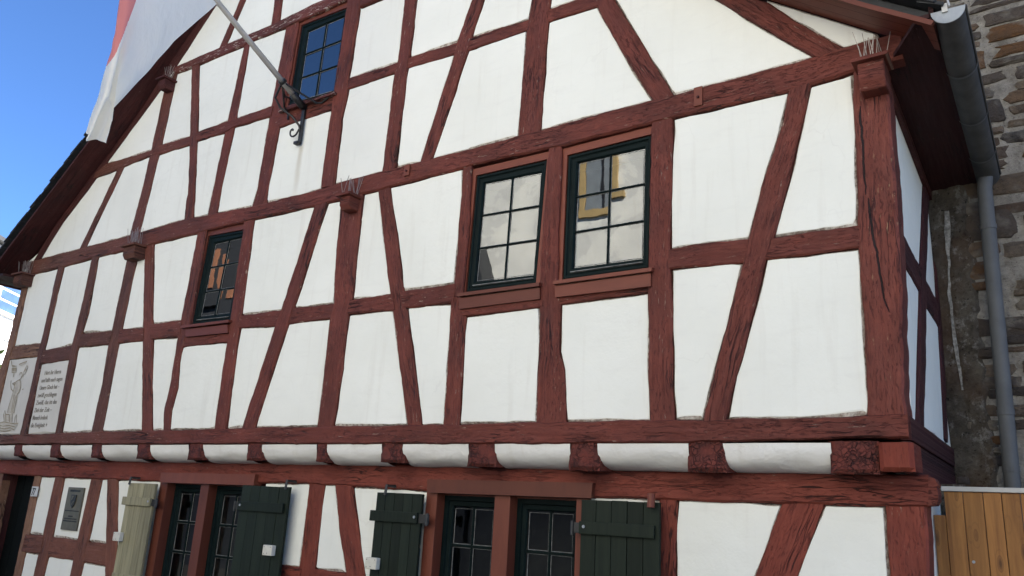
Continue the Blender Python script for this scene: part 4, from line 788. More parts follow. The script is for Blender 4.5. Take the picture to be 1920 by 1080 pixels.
def upper_window(W, key, label=None, weathered=False):
    out, G = W['out'], W['glass']
    yb = .02
    mb = MB(); loft(mb, [(inq(out, -.07), .012), (inq(out, -.006), .012), (inq(out, -.006), .10)], 'redpaint')
    lin = part(mb, 'window_lining'); 
    mb = MB(); f1 = inq(out, .032)
    loft(mb, [(out, .10), (out, yb+.004), (inq(out, .005), yb), (inq(out, .022), yb), (inq(out, .027), yb+.010), (f1, yb+.012), (f1, yb+.03)], 'green')
    win = part(mb, 'casement_window')
    if label: tag(win, label)
    lin.parent = win; lin.location = (0, 0, 0); tag
    s0 = inq(out, .034); s1 = G
    mb = MB(); loft(mb, [(s0, .07), (s0, yb+.013), (lerpq(s0, s1, .75), yb+.014), (s1, yb+.026), (s1, .07)], 'sash'); mb.build('sash', win)
    glazing(win, G, yb+.034, 2, 3, 'glass')
    # light drip rail at the foot of the sash
    a, b = quadpt([G[3], G[2], out[2], out[3]], .03, .42), quadpt([G[3], G[2], out[2], out[3]], .97, .42)
    mb = MB(); bar(mb, a, b, .012, yb-.004, yb+.014, 'bead'); mb.build('drip_rail', win)
    s = W['sill']; ap = W['apron']; th = .034
    mb = MB(); (xa, za), (xb, zb) = s; 
    V = []
    for x, z in ((xa, za), (xb, zb)): V += [(x, -.062, z-.016), (x, -.062, z+.012), (x, .03, z+.026), (x, .03, z-.010)]
    mb.add(V, [(0, 1, 2, 3), (7, 6, 5, 4), (0, 4, 5, 1), (1, 5, 6, 2), (2, 6, 7, 3), (3, 7, 4, 0)], 'w' if weathered else 'redpaint', [(p[0], p[1]+p[2]) for p in V]); mb.build('window_sill', win)
    if abs(ap[0][1]-ap[3][1]) > .03:
        mb = MB(); mb.prism(ap[::-1], -.040, -.006, 'redpaint'); mb.build('apron_board', win)
    return win
def lerpq(a, b, t): return [lerp2(p, q, t) for p, q in zip(a, b)]
upper_window(WINDOWS['L'], 'L'); upper_window(WINDOWS['R'], 'R'); upper_window(WINDOWS['1'], '1', 'narrow casement window with six panes'); upper_window(WINDOWS['G'], 'G', 'small gable casement window reflecting blue sky', True)

# ------------------------------------------------------------------ ground floor windows with shutters
def ground_window(LJ, MU, RJ, lint, low, top=2.10):
    x0, x1 = LJ; m0, m1 = MU; r0, r1 = RJ
    mb = MB(); yf = YG-.035
    mb.box(x0, x1, yf, YG+.15, low, top-.005, 'framepaint', .004); mb.box(m0, m1, yf-.001, YG+.15, low, top-.006, 'framepaint', .004); mb.box(r0, r1, yf-.002, YG+.15, low, top-.007, 'framepaint', .004)
    mb.box(x0-.02, r1+.02, YG-.06, YG+.15, low-.09, low-.002, 'framepaint', .004); mb.box(x0+.002, r1-.002, YG+.05, YG+.16, top-.02, top+.04, 'framepaint')
    w = part(mb, 'window_frame')
    mb = MB(); mb.prism(lint[::-1], YG-.075, YG+.02, 'framepaint'); mb.build('lintel_board', w)
    for a, b in ((x1, m0), (m1, r0)):
        q = [(a, top-.02), (b, top-.02), (b, low), (a, low)]; y = YG+.065
        mb = MB(); loft(mb, [(inq(q, -.002), y+.05), (inq(q, -.002), y), (inq(q, .036), y), (inq(q, .042), y+.012), (inq(q, .042), y+.05)], 'green'); mb.build('casement_frame', w)
        mb = MB(); loft(mb, [(inq(q, .044), y+.04), (inq(q, .044), y+.014), (inq(q, .074), y+.016), (inq(q, .084), y+.03)], 'sash'); mb.build('sash', w)
        glazing(w, inq(q, .084), y+.034, 2, 3, 'glass_low', wbar=.03)
    return w
ground_window((-7.341, -7.206), (-6.625, -6.492), (-5.90, -5.76), [(-7.300, 2.188), (-5.755, 2.196), (-5.755, 2.094), (-7.285, 2.084)], 1.02)
ground_window((-3.626, -3.514), (-2.944, -2.800), (-2.224, -2.130), [(-3.600, 2.196), (-2.075, 2.204), (-2.085, 2.098), (-3.590, 2.092)], 1.02)

def shutter(x0, x1, z1, hinge_right, mat, nb, box, label, pegs):
    y0, y1 = YG-.115, YG-.085; z0 = z1-1.13; tag_ = None
    mb = MB(); zb = z0+.12; mb.box(x0+.02, x1-.02, y0-.022, y0-.001, zb, zb+.085, mat, .004)
    s = part(mb, 'shutter'); tag(s, label); w = (x1-x0)/nb
    rr = random.Random(int(abs(x0*100)))
    for k in range(nb):
        mb = MB(); j = rr.uniform(-.0015, .0015); mb.box(x0+k*w+.0022, x0+(k+1)*w-.0022, y0+j, y1+j, z0+rr.uniform(-.002, .002), z1+rr.uniform(-.002, .002), mat, .003); mb.build('shutter_board', s)
    bz = z1-.232; e = .035
    bx0, bx1 = (x0-e, x1-.02) if hinge_right else (x0, x1-.03)
    mb = MB(); mb.box(bx0, bx1, y0-.026, y0-.002, bz, bz+.085, mat, .005); mb.build('batten', s)
    hx = x1-.045 if hinge_right else x0+.04
    mb = MB(); mb.tube([(hx, y0-.034, bz+.05), (hx, y0-.024, bz+.05)], .011, 'zinc_lt', 8); mb.build('bolt', s)
    mb = MB()
    if hinge_right: mb.box(x1-.02, x1+.085, y0-.004, y0+.006, bz+.005, bz+.075, 'castiron', .002); mb.tube([(x1+.07, y0-.004, bz-.01), (x1+.07, y0-.004, bz+.085)], .013, 'castiron', 8)
    else: mb.box(x0-.075, x0+.02, y0-.004, y0+.006, bz+.005, bz+.075, 'castiron', .002); mb.tube([(x0-.065, y0-.004, bz-.01), (x0-.065, y0-.004, bz+.085)], .013, 'castiron', 8)
    mb.build('hinge', s)
    if box:
        bx, bzz = box; mb = MB(); mb.box(bx, bx+.125, y0-.052, y0-.003, bzz, bzz+.09, 'plastic', .008)
        for dx, dz in ((.018, .016), (.107, .074), (.018, .074), (.062, .02)): mb.tube([(bx+dx, y0-.0535, bzz+dz), (bx+dx, y0-.049, bzz+dz)], .004, 'black', 6)
        mb.build('latch_box', s)
    px_, pm = pegs; mb = MB()
    if pm == 'iron': mb.tube([(px_, YG-.01, z1+.055), (px_, y0-.02, z1+.055), (px_, y0-.03, z1-.02)], .013, 'castiron', 7)
    else: mb.tube([(px_, y0-.03, z1+.055), (px_, y0-.035, z1-.035)], .026, pm, 10)
    mb.build('holdback', s)
    return s
shutter(-7.795, -7.290, 2.067, True, 'sh_olive', 5, (-7.835, 1.46), 'pale olive shutter with cream latch box', (-7.74, 'iron'))
shutter(-5.865, -5.195, 2.089, False, 'sh_green', 5, (-5.39, 1.485), 'dark green shutter with cream latch box near its right edge', (-5.215, 'iron'))
shutter(-4.100, -3.600, 2.078, True, 'sh_green', 5, (-4.110, 1.47), 'dark green shutter with cream latch box near its left edge', (-3.98, 'iron'))
shutter(-2.140, -1.545, 2.086, False, 'sh_green', 5, None, 'dark green shutter held by a brown wooden peg', (-1.592, 'framepaint'))

# ------------------------------------------------------------------ door
mb = MB(); mb.box(-11.0, -10.08, YG+.20, YG+.24, .05, 2.2, 'door'); d_ = part(mb, 'door')
for k in range(4): mb = MB(); mb.box(-10.95+k*.22, -10.95+k*.22+.212, YG+.185, YG+.205, .06, 2.16, 'door', .004); mb.build('door_board', d_)
mb = MB(); mb.box(-10.99, -10.93, YG-.01, YG+.18, .05, 2.17, 'd'); mb.build('door_jamb', d_)

# ------------------------------------------------------------------ roof
rf = None
def slope_layers():
    mb = MB()
    top = [(x, z+.0) for x, z in ROOF]
    def off(k):     # move the roof line up along its normal
        o = []
        for i, (x, z) in enumerate(top):
            a = top[max(0, i-1)]; b = top[min(len(top)-1, i+1)]; d = Vector((b[0]-a[0], b[1]-a[1])).normalized(); n = Vector((-d.y, d.x)); o.append((x+n.x*k, z+n.y*k))
        return o
    return top, off
top, off = slope_layers()
L0, L1, L2 = off(.004), off(.075), off(.095)
LI = 4     # ridge index
for sl, (i0, i1) in enumerate(((0, LI), (LI, len(top)-1))):
    mb = MB(); yo, yi = -.30, 8.1
    A = L0[i0:i1+1]; Bq = L1[i0:i1+1]; n = len(A)
    if sl == 0: A[-1] = (L0[LI][0], L0[LI][1]); Bq[-1] = (L1[LI][0], L1[LI][1])
    for k in range(n-1):
        nb_ = 9
        for q in range(nb_):      # soffit boards under the roof, along the slope
            ya, yb2 = (yo+(0.02-yo)*q/3, yo+(0.02-yo)*(q+1)/3-.004) if q < 3 else (None, None)
            if ya is None: break
            mb.face([(A[k][0], ya, A[k][1]), (A[k+1][0], ya, A[k+1][1]), (A[k+1][0], yb2, A[k+1][1]), (A[k][0], yb2, A[k][1])], 'd' if sl == 0 else 'redpaint', [(cum(A)[k], ya), (cum(A)[k+1], ya), (cum(A)[k+1], yb2), (cum(A)[k], yb2)])  # right slope painted lighter for bounced light, left slope darker for shade
        up = lambda p, d=.006: (p[0], p[1]+d)
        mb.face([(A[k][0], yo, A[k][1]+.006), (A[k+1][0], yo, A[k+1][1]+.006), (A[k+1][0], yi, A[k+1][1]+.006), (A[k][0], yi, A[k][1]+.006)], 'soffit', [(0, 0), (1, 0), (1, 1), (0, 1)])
        mb.face([(Bq[k][0], yo+.02, Bq[k][1]), (Bq[k][0], yi, Bq[k][1]), (Bq[k+1][0], yi, Bq[k+1][1]), (Bq[k+1][0], yo+.02, Bq[k+1][1])], 'slate')
        mb.face([(A[k][0], yo+.02, A[k][1]), (A[k+1][0], yo+.02, A[k+1][1]), (Bq[k+1][0], yo+.02, Bq[k+1][1]), (Bq[k][0], yo+.02, Bq[k][1])], 'slate')
    e = 0 if sl == 0 else n-1
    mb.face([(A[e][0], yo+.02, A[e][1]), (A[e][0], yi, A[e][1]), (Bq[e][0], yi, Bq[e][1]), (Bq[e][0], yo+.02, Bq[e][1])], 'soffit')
    r_ = part(mb, 'roof_slope')
    # front lath along the verge
    mb = MB(); C0 = off(-.012)[i0:i1+1]; C1 = off(.018)[i0:i1+1]
    if sl == 0: pass
    V = []
    for (a, b) in zip(C0, C1): V += [(a[0], yo-.02, a[1]), (b[0], yo-.02, b[1]), (b[0], yo+.018, b[1]), (a[0], yo+.018, a[1])]
    F = []
    for k in range(n-1):
        for j in range(4): F.append((k*4+j, k*4+(j+1) % 4, k*4+4+(j+1) % 4, k*4+4+j))
    F += [(0, 1, 2, 3), tuple(range(4*n-4, 4*n))[::-1]]
    cA = cum(C0); U = [(cA[k//4], (k % 4)*.03) for k in range(4*n)]
    mb.add(V, F, 'redpaint' if sl else 'd', U); mb.build('verge_board', r_)  # same lit and shaded colours as the soffit boards
    # slates along the verge, overlapping course by course
    E_ = off(.082)[i0:i1+1]; cE = cum(E_); ln = cE[-1]; step = .17; m_ = int(ln/step)
    rr = random.Random(31+sl)
    for k in range(m_+1):
        s = min(ln, k*step); s2 = min(ln+.02, s+.27)
        p = along(E_, cE, s/ln); q = along(E_, cE, min(1, s2/ln)); d = Vector((q[0]-p[0], q[1]-p[1]))
        if d.length < .05: continue
        d.normalize(); nn = Vector((-d.y, d.x)) if True else None
        lowfirst = sl == 0
        ha, hb = (.026, .004) if lowfirst else (.004, .026)
        yv = yo-.055+rr.uniform(-.012, .012); w = .28; th = .020
        P = [(p[0]+nn.x*ha, p[1]+nn.y*ha), (q[0]+nn.x*hb, q[1]+nn.y*hb)]
        V = []
        for y in (yv, yv+w):
            for (x, z) in P: V += [(x, y, z), (x+nn.x*th, y, z+nn.y*th)]
        mb = MB(); mb.add(V, [(0, 2, 3, 1), (4, 5, 7, 6), (0, 1, 5, 4), (2, 6, 7, 3), (1, 3, 7, 5), (0, 4, 6, 2)], 'slate'); mb.build('slate', r_)

# eaves box on the right-hand side, sagging slightly to the back
def eave_z(y): return 4.855-.085*max(0, y)-.06*min(0, y)
mb = MB()
poly = [(.012, .10), (.27, -.30), (.34, -.30), (.34, 1.94), (.012, 1.94)]
lo = [(x, y, eave_z(y)+(.03 if x > .2 else 0)) for x, y in poly]; hi = [(x, y, eave_z(y)+.028+(.03 if x > .2 else 0)) for x, y in poly]
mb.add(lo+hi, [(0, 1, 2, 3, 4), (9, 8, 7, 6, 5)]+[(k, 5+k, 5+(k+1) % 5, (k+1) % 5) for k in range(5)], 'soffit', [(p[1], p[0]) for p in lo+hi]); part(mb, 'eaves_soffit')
mb = MB(); V = []
for y in (.06, 1.94): V += [(.004, y, eave_z(y)-.075), (.034, y, eave_z(y)-.075), (.034, y, eave_z(y)+.01), (.004, y, eave_z(y)+.01)]
mb.add(V, [(0, 1, 2, 3), (7, 6, 5, 4), (0, 4, 5, 1), (1, 5, 6, 2), (2, 6, 7, 3), (3, 7, 4, 0)], 'd', [(p[1], p[2]) for p in V]); part(mb, 'eaves_fillet')
mb = MB(); V = []
for y in (-.30, 1.94): V += [(.335, y, eave_z(y)+.02), (.36, y, eave_z(y)+.02), (.36, y, eave_z(y)+.2), (.335, y, eave_z(y)+.2)]
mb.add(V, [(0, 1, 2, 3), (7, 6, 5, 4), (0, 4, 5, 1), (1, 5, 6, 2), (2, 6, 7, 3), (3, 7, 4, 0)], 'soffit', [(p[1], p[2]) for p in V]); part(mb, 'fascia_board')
# left-hand eaves
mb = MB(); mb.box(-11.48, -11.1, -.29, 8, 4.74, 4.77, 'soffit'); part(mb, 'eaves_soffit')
mb = MB(); n = 9; V = []; F = []
for y in (-.34, 8.0):
    for k in range(n+1):
        th = math.pi*k/n; V.append((-11.50+.085*math.cos(th), y, 4.80-.085*math.sin(th)))
F = [(k, k+1, n+2+k, n+1+k) for k in range(n)]+[tuple(range(n+1))]
mb.add(V, F, 'zinc'); part(mb, 'eaves_trough', True)

# ------------------------------------------------------------------ rain gutter and downpipe
gut = thing('rain_gutter', (.44, .8, 4.8), 'grey half-round rain gutter with downpipe beside the stone wall', 'gutter')
GP = lambda y: (.435, 4.925-.078*(y+.3))
mb = MB(); n = 14; V = []; F = []; ys = [-.30+2.22*k/12 for k in range(13)]
for y in ys:
    cx, cz = GP(y)
    for k in range(n+1): th = math.pi*k/n; V.append((cx+.086*math.cos(th), y, cz-.086*math.sin(th)))
    for k in range(n+1): th = math.pi*(1-k/n); V.append((cx+.082*math.cos(th), y, cz-.082*math.sin(th)))
m_ = 2*(n+1)
for a in range(12):
    for k in range(m_): F.append((a*m_+k, a*m_+(k+1) % m_, (a+1)*m_+(k+1) % m_, (a+1)*m_+k))
mb.add(V, F, 'zinc'); under(gut, mb.build('trough', None, True))
for y, nm, mt in ((-.302, 'end_cap', 'zinc_lt'), (1.922, 'end_cap', 'zinc')):
    cx, cz = GP(y); mb = MB(); P = [(cx+.09*math.cos(math.pi*k/n), cz-.09*math.sin(math.pi*k/n)) for k in range(n+1)]
    V = [(x, y-.004, z) for x, z in P]+[(x, y+.004, z) for x, z in P]; q = n+1
    mb.add(V, [tuple(range(q)), tuple(range(2*q-1, q-1, -1))]+[(k, (k+1) % q, q+(k+1) % q, q+k) for k in range(q)], mt); under(gut, mb.build(nm))
for y in (.30, .92, 1.50):
    cx, cz = GP(y); mb = MB(); V = []; F = []
    for yy in (y-.012, y+.012):
        for k in range(n+1): th = math.pi*k/n; V.append((cx+.0925*math.cos(th), yy, cz-.0925*math.sin(th)))
    F = [(k, k+1, n+2+k, n+1+k) for k in range(n)]; mb.add(V, F, 'pipe'); under(gut, mb.build('joint_collar', None, True))
mb = MB(); mb.tube([(.525, y, GP(y)[1]-.002) for y in ys], .008, 'zinc', 8); under(gut, mb.build('rolled_rim', None, True))
mb = MB(); mb.tube([(.43, -.27, 5.06), (.44, -.29, 4.98), (.445, -.31, 4.94)], .006, 'cap', 6); mb.box(.405, .435, -.318, -.308, 4.905, 4.96, 'cap'); under(gut, mb.build('gutter_clip'))
mb = MB(); mb.tube([(.432, 1.80, 4.73), (.425, 1.80, 4.66), (.415, 1.80, 4.60), (.405, 1.80, 4.0), (.39, 1.80, 3.0), (.365, 1.80, 1.6), (.35, 1.8, .1)], .052, 'pipe', 16); dp_ = under(gut, mb.build('downpipe', None, True))
for z in (4.28, 2.86, 2.46):
    x = interp(z, [1.6, 3, 4, 4.6], [.365, .39, .405, .415]); mb = MB(); mb.tube([(x, 1.80, z-.02), (x, 1.80, z+.02)], .057, 'pipe', 16); mb.tube([(x, 1.84, z), (x, 1.95, z)], .008, 'pipe', 6); mb.build('pipe_collar', dp_)

# ------------------------------------------------------------------ rubble stone wall behind
sw = thing('stone_wall', (1.2, 2.4, 0), 'tall old rubble stone wall with pale mortar behind the downpipe', 'wall')
mb = MB(); YW = 1.96; NX, NZ = 140, 160; V = []; F = []
X0, X1, Z1 = -.12, 8.0, 9.2  # unseen reach drawn out rightwards to keep sun off the side wall
for j in range(NZ+1):
    for i in range(NX+1):
        x = X0+(X1-X0)*i/NX; z = Z1*j/NZ; V.append((x, YW+mnoise.noise((x*6, z*6, 2))*.016+mnoise.noise((x*17, z*17, 5))*.008, z))
for j in range(NZ):
    for i in range(NX): F.append((j*(NX+1)+i, j*(NX+1)+i+1, (j+1)*(NX+1)+i+1, (j+1)*(NX+1)+i))
mb.add(V, F, 'mortar'); mb.box(X0, X1, YW+.05, YW+.85, 0, Z1, 'mortar'); under(sw, mb.build('mortar_bed', None, True))
rs = random.Random(5); stones = []
z = .05
while z < Z1-.1:
    h = rs.choice((.07, .10, .13, .17, .21))*(1.5 if z > 5.6 else 1.0); x = X0-rs.uniform(0, .2)
    while x < X1:
        w = min(.62, h*rs.uniform(1.1, 3.4)); zz = z+.075*mnoise.noise((x*1.3, z*.7, 3))+rs.uniform(-.02, .02)
        q = rs.random(); lowz = z < 4.7
        if q < (.22 if lowz else .07): pass                                  # smeared over with mortar
        elif q < .55 and h > .12:                                            # two thin slabs in one course
            k = rs.uniform(.35, .65); stones.append((x, zz, w*rs.uniform(.8, 1.05), h*k-.008)); stones.append((x+rs.uniform(-.03, .03), zz+h*k+.006, w*rs.uniform(.75, 1.0), h*(1-k)-.008))
        else: stones.append((x, zz, w, h*rs.uniform(.75, 1.12)))
        x += w+rs.uniform(.004, .040)
    z += h+rs.uniform(.006, .026)
def stone_geo(mb, x, z, w, h, i):
    n = 14; O = []
    for k in range(n):
        th = 6.28318*k/n; c, s = math.cos(th), math.sin(th); p = .30
        px_ = math.copysign(abs(c)**p, c)*w/2; pz = math.copysign(abs(s)**p, s)*h/2
        j = 1+mnoise.noise((c*1.7+i*3.1, s*1.7, i*.7))*.30; tw = .10*mnoise.noise((i*.77, 1, 1)); O.append((x+w/2+px_*j-pz*tw, z+h/2+pz*j+px_*tw))
    c0 = (x+w/2, z+h/2); pro = .012+.022*abs(mnoise.noise((i*1.31, 3.3, 1)))*1.6
    V = [(a, YW+.035, b) for a, b in O]+[(c0[0]+(a-c0[0])*.95, YW-pro*.55+mnoise.noise((a*15, b*15, i))*.008, c0[1]+(b-c0[1])*.93) for a, b in O]
    V += [(c0[0]+(a-c0[0])*.62, YW-pro+mnoise.noise((a*13, b*13, i+4))*.014, c0[1]+(b-c0[1])*.6) for a, b in O]+[(c0[0], YW-pro-.002, c0[1])]
    F = []
    for r in range(2):
        for k in range(n): F.append((r*n+k, r*n+(k+1) % n, (r+1)*n+(k+1) % n, (r+1)*n+k))
    F += [(2*n+k, 2*n+(k+1) % n, 3*n) for k in range(n)]
    mb.add(V, F, 'stone')
def renderedge(z): return .285+.05*mnoise.noise((z*2.1, 0, 3))+.03*mnoise.noise((z*9, 1, 3))-(.12 if z > 4.75 else 0)
vis = []; hid = []
for i, (x, z, w, h) in enumerate(stones):
    if z+h < 0 or z+h > Z1: continue
    if x < -.1: continue
    if x+w < renderedge(z) and 2.1 < z < 4.8: continue
    (vis if (x < 1.25 and z > 2.0) else hid).append((i, x, z, w, h))
vis.sort(key=lambda s: abs(s[1]-.6)+abs(s[2]-4.2)*.25)
for i, x, z, w, h in vis[:295]:
    mb = MB(); stone_geo(mb, x, z, w, h, i); under(sw, mb.build('stone', None, False))
mb = MB()
for i, x, z, w, h in hid+vis[295:]: stone_geo(mb, x, z, w, h, i)
tag(under(sw, mb.build('stone')), kind='stuff')
# rough render over the wall beside the house
mb = MB(); NX, NZ = 26, 120; V = []; F = []
for j in range(NZ+1):
    z = 1.9+2.95*j/NZ; xe = renderedge(z)
    for i in range(NX+1):
        u = i/NX; x = -.11+(xe+.11)*u
        th = .045*min(1, (1-u)*9)+mnoise.noise((x*7, z*7, 8))*.014+mnoise.noise((x*22, z*22, 3))*.008
        gx = abs(x-(.115+.02*math.sin(z*3.0)+.012*mnoise.noise((z*8, 2, 2))))
        if gx < .016 and 2.75 < z: th -= .012
        V.append((x, YW-th+.004, z))
for j in range(NZ):
    for i in range(NX): F.append((j*(NX+1)+i, j*(NX+1)+i+1, (j+1)*(NX+1)+i+1, (j+1)*(NX+1)+i))
mb.add(V, F, 'render'); under(sw, mb.build('render_patch', None, True))
mb = MB(); V = []; F = []; K = 60
for k in range(K+1):
    z = 3.05+1.45*k/K; x = .115+.02*math.sin(z*3.0)+.012*mnoise.noise((z*8, 2, 2)); w = (.006+.012*max(0, mnoise.noise((z*3.1, 7, 0))+.35))*(1.5 if z > 4.0 else 1)
    for s in (-1, 1): V.append((x+s*w+mnoise.noise((z*30, s, 1))*.005, YW-.056+mnoise.noise((z*20, s, 4))*.006, z))
for k in range(K): F.append((2*k, 2*k+1, 2*k+3, 2*k+2))
mb.add(V, F, 'seam'); under(sw, mb.build('mortar_seam'))

# ------------------------------------------------------------------ wooden fence
fe = thing('wooden_fence', (1.2, .72, 0), 'brown stained vertical board fence with pale metal cap beside the house', 'fence')
YF = .70; rs = random.Random(9)
xs = [.070, .172, .278, .374, .47, .575, .68, .78, .885, .99, 1.09, 1.19, 1.30, 1.40, 1.5, 1.61, 1.72, 1.82, 1.93, 2.04, 2.15, 2.26, 2.37, 2.48, 2.6]
for a, b in zip(xs, xs[1:]):
    mb = MB(); j = rs.uniform(-.002, .002); mb.box(a+.0015, b-.0015, YF+j, YF+.024+j, .06, 2.238, 'fence', .004); under(fe, mb.build('fence_board'))
mb = MB(); mb.box(.002, .0685, YF+.006, YF+.03, .06, 2.096, 'fence', .004); under(fe, mb.build('fence_board'))
mb = MB(); mb.box(.060, 2.62, YF-.018, YF+.045, 2.240, 2.268, 'cap', .003); under(fe, mb.build('cap_rail'))
mb = MB(); mb.box(.07, 2.6, YF+.03, YF+.07, .5, .58, 'fence'); mb.box(.07, 2.6, YF+.03, YF+.07, 1.7, 1.78, 'fence'); under(fe, mb.build('fence_rail'))
mb = MB(); mb.tube([(.197, YF-.006, 1.835), (.197, YF+.01, 1.835)], .009, 'zinc_lt', 8); under(fe, mb.build('screw'))
st = MB(); stone_geo(st, 0.04, 2.29, .075, .05, 3); o_ = st.build('loose_stone'); o_.location = (.05, -.75, .02); tag(o_, 'small pale stone lying on the ledge behind the fence cap', 'stone')
mb = MB(); mb.box(.005, .30, 1.10, 1.9, .0, 2.305, 'render'); o_ = mb.build('wall_ledge'); under(sw, o_)

# ------------------------------------------------------------------ flagpole, bracket, flag
BX = -5.55
fp = thing('flagpole', (BX, -.03, 5.96), 'weathered white flagpole leaning out from a black iron wall bracket', 'flagpole')
d_ = Vector((0, -1.205, .582)).normalized(); b_ = Vector((BX, -.03, 5.962))
mb = MB(); mb.tube([b_+d_*.12, b_+d_*.9, b_+d_*1.9, b_+d_*2.95], .030, 'pole', 14, True, .024); under(fp, mb.build('pole', None, True))
mb = MB(); mb.tube([b_+d_*2.95, b_+d_*3.0], .04, 'pole', 12); under(fp, mb.build('finial', None, True))
mb = MB(); mb.tube([b_+d_*.02, b_+d_*.20], .040, 'iron', 12); mb.tube([b_+d_*.34, b_+d_*.38], .042, 'iron', 12); under(fp, mb.build('socket', None, True))
mb = MB(); mb.box(BX-.022, BX+.022, -.045, -.022, 5.555, 6.0, 'iron', .004); mb.box(BX-.05, BX+.012, -.075, -.02, 5.545, 5.575, 'iron', .004); mb.box(BX-.03, BX+.03, -.06, -.02, 5.95, 6.03, 'iron', .004); under(fp, mb.build('wall_strap'))
c_ = b_+d_*.36
def flat(pts_, w, name):
    mb = MB(); mb.tube(pts_, w, 'iron', 6); return under(fp, mb.build(name))
flat([c_, (-5.33, -.06, 5.955), (-5.29, -.026, 5.968), (-5.19, -.03, 6.0)], .011, 'stay'); flat([c_, (-5.80, -.10, 6.02), (-5.81, -.03, 5.97), (-5.80, -.03, 5.9)], .011, 'stay'); flat([c_+Vector((-.02, 0, 0)), (-5.73, -.16, 6.09), (-5.76, -.03, 6.13)], .011, 'stay')
flat([c_, (-5.70, -.30, 6.0), (-5.70, -.22, 5.92), (-5.62, -.12, 5.85), (-5.565, -.06, 5.76), (-5.552, -.045, 5.70)], .012, 'brace')
sp = [(BX-.01, -.05, 5.73)]
for k in range(15):
    th = -.6-k*.40; r_ = .058*(1-k/20); sp.append((BX-.085+r_*math.cos(th), -.06-.002*k, 5.695+r_*math.sin(th)))
flat(sp, .0095, 'scroll')

# the flag hangs from the outer half of the pole
fl = MB(); NU, NV = 110, 120; V = []; F = []; U = []
topA = b_+d_*1.31; topB = b_+d_*2.75
def edge(E, t):
    xs_ = [i/(len(E)-1) for i in range(len(E))]; return Vector((0, interp(t, xs_, [p[0] for p in E]), interp(t, xs_, [p[1] for p in E])))
inner = [(topA.y, topA.z), (-1.566, 5.902), (-1.766, 5.476), (-1.989, 5.009), (-1.985, 4.898), (-2.006, 4.665)]
outer = [(topB.y, topB.z), (-2.19, 6.65), (-2.118, 5.728), (-2.138, 5.456), (-2.165, 5.10), (-2.203, 4.70)]
foldl = [(-1.93, 6.75), (-1.95, 6.3), (-1.977, 5.869), (-1.990, 5.50), (-1.995, 5.15), (-2.09, 4.675)]
for j in range(NV+1):
    v = j/NV; a = edge(inner, v); b = edge(outer, v)
    for i in range(NU+1):
        u = i/NU; fo = edge(foldl, v); p = a.lerp(fo, u/.6) if u < .6 else fo.lerp(b, (u-.6)/.4)
        fold = .05*math.sin(u*6.5+v*1.2)*(.3+v)+.02*v*math.sin(u*15+2*v)+.012*mnoise.noise((u*5, v*6, 1))
        curl = .22*max(0, u-.6)*min(1, .25+v)
        V.append((BX+fold+curl, p.y+.012*mnoise.noise((u*3, v*9, 4)), p.z+(.045*math.sin(u*3.4+.4)*v**3 if v > .8 else 0))); U.append((u, v))
for j in range(NV):
    for i in range(NU):
        F.append((j*(NU+1)+i, j*(NU+1)+i+1, (j+1)*(NU+1)+i+1, (j+1)*(NU+1)+i))
fl.add(V, F, 'flag_white')
redm = fl.mat('flag_red')
for k, f in enumerate(F):
    j, i = divmod(k, NU); v = (j+.5)/NV; u = (i+.5)/NU
    yy = sum(V[q][1] for q in f)/4; zz = sum(V[q][2] for q in f)/4
    lim = interp(zz, [5.25, 5.411, 5.554, 5.756, 6.095, 7.0], [-2.17, -2.101, -2.026, -1.989, -1.957, -1.87])
    if zz > 5.25 and yy < lim: fl.mi[k] = redm
o_ = fl.build('flag', None, True); tag(o_, 'red and white flag hanging from the flagpole against the sky', 'flag')
o_.location = (0, 0, 0)

# ------------------------------------------------------------------ signs on the wall
pq = thing('wall_plaque', (-9.03, YG-.01, 1.75), 'narrow bronze plaque with a coat of arms on white plaster', 'plaque')
mb = MB(); mb.box(-9.215, -8.86, YG-.022, YG-.002, 1.503, 1.990, 'bronze', .006); under(pq, mb.build('plate'))
mb = MB(); mb.prism([(-9.095, 1.905), (-9.095, 1.83), (-9.075, 1.785), (-9.04, 1.755), (-9.005, 1.785), (-8.985, 1.83), (-8.985, 1.905)], YG-.031, YG-.021, 'bronze_dk'); sh_ = under(pq, mb.build('shield'))
mb = MB(); mb.prism([(-9.075, 1.893), (-9.075, 1.845), (-9.055, 1.845), (-9.02, 1.893)], YG-.035, YG-.030, 'bronze'); mb.prism([(-9.03, 1.835), (-9.055, 1.80), (-9.04, 1.785), (-9.01, 1.835)], YG-.035, YG-.030, 'bronze'); mb.build('charge', sh_)
rs = random.Random(3); mb = MB()
for zz, x0, x1, h in ((1.95, -9.15, -8.93, .022), (1.722, -9.19, -8.885, .010), (1.66, -9.09, -8.99, .014), (1.632, -9.17, -8.90, .013), (1.605, -9.185, -8.89, .013)):
    x = x0
    while x < x1:
        w = rs.uniform(.008, .02); mb.box(x, min(x1, x+w), YG-.026, YG-.021, zz-h/2, zz+h/2, 'bronze_dk'); x += w+rs.uniform(.004, .009)
tag(under(pq, mb.build('raised_lettering')), kind='stuff')

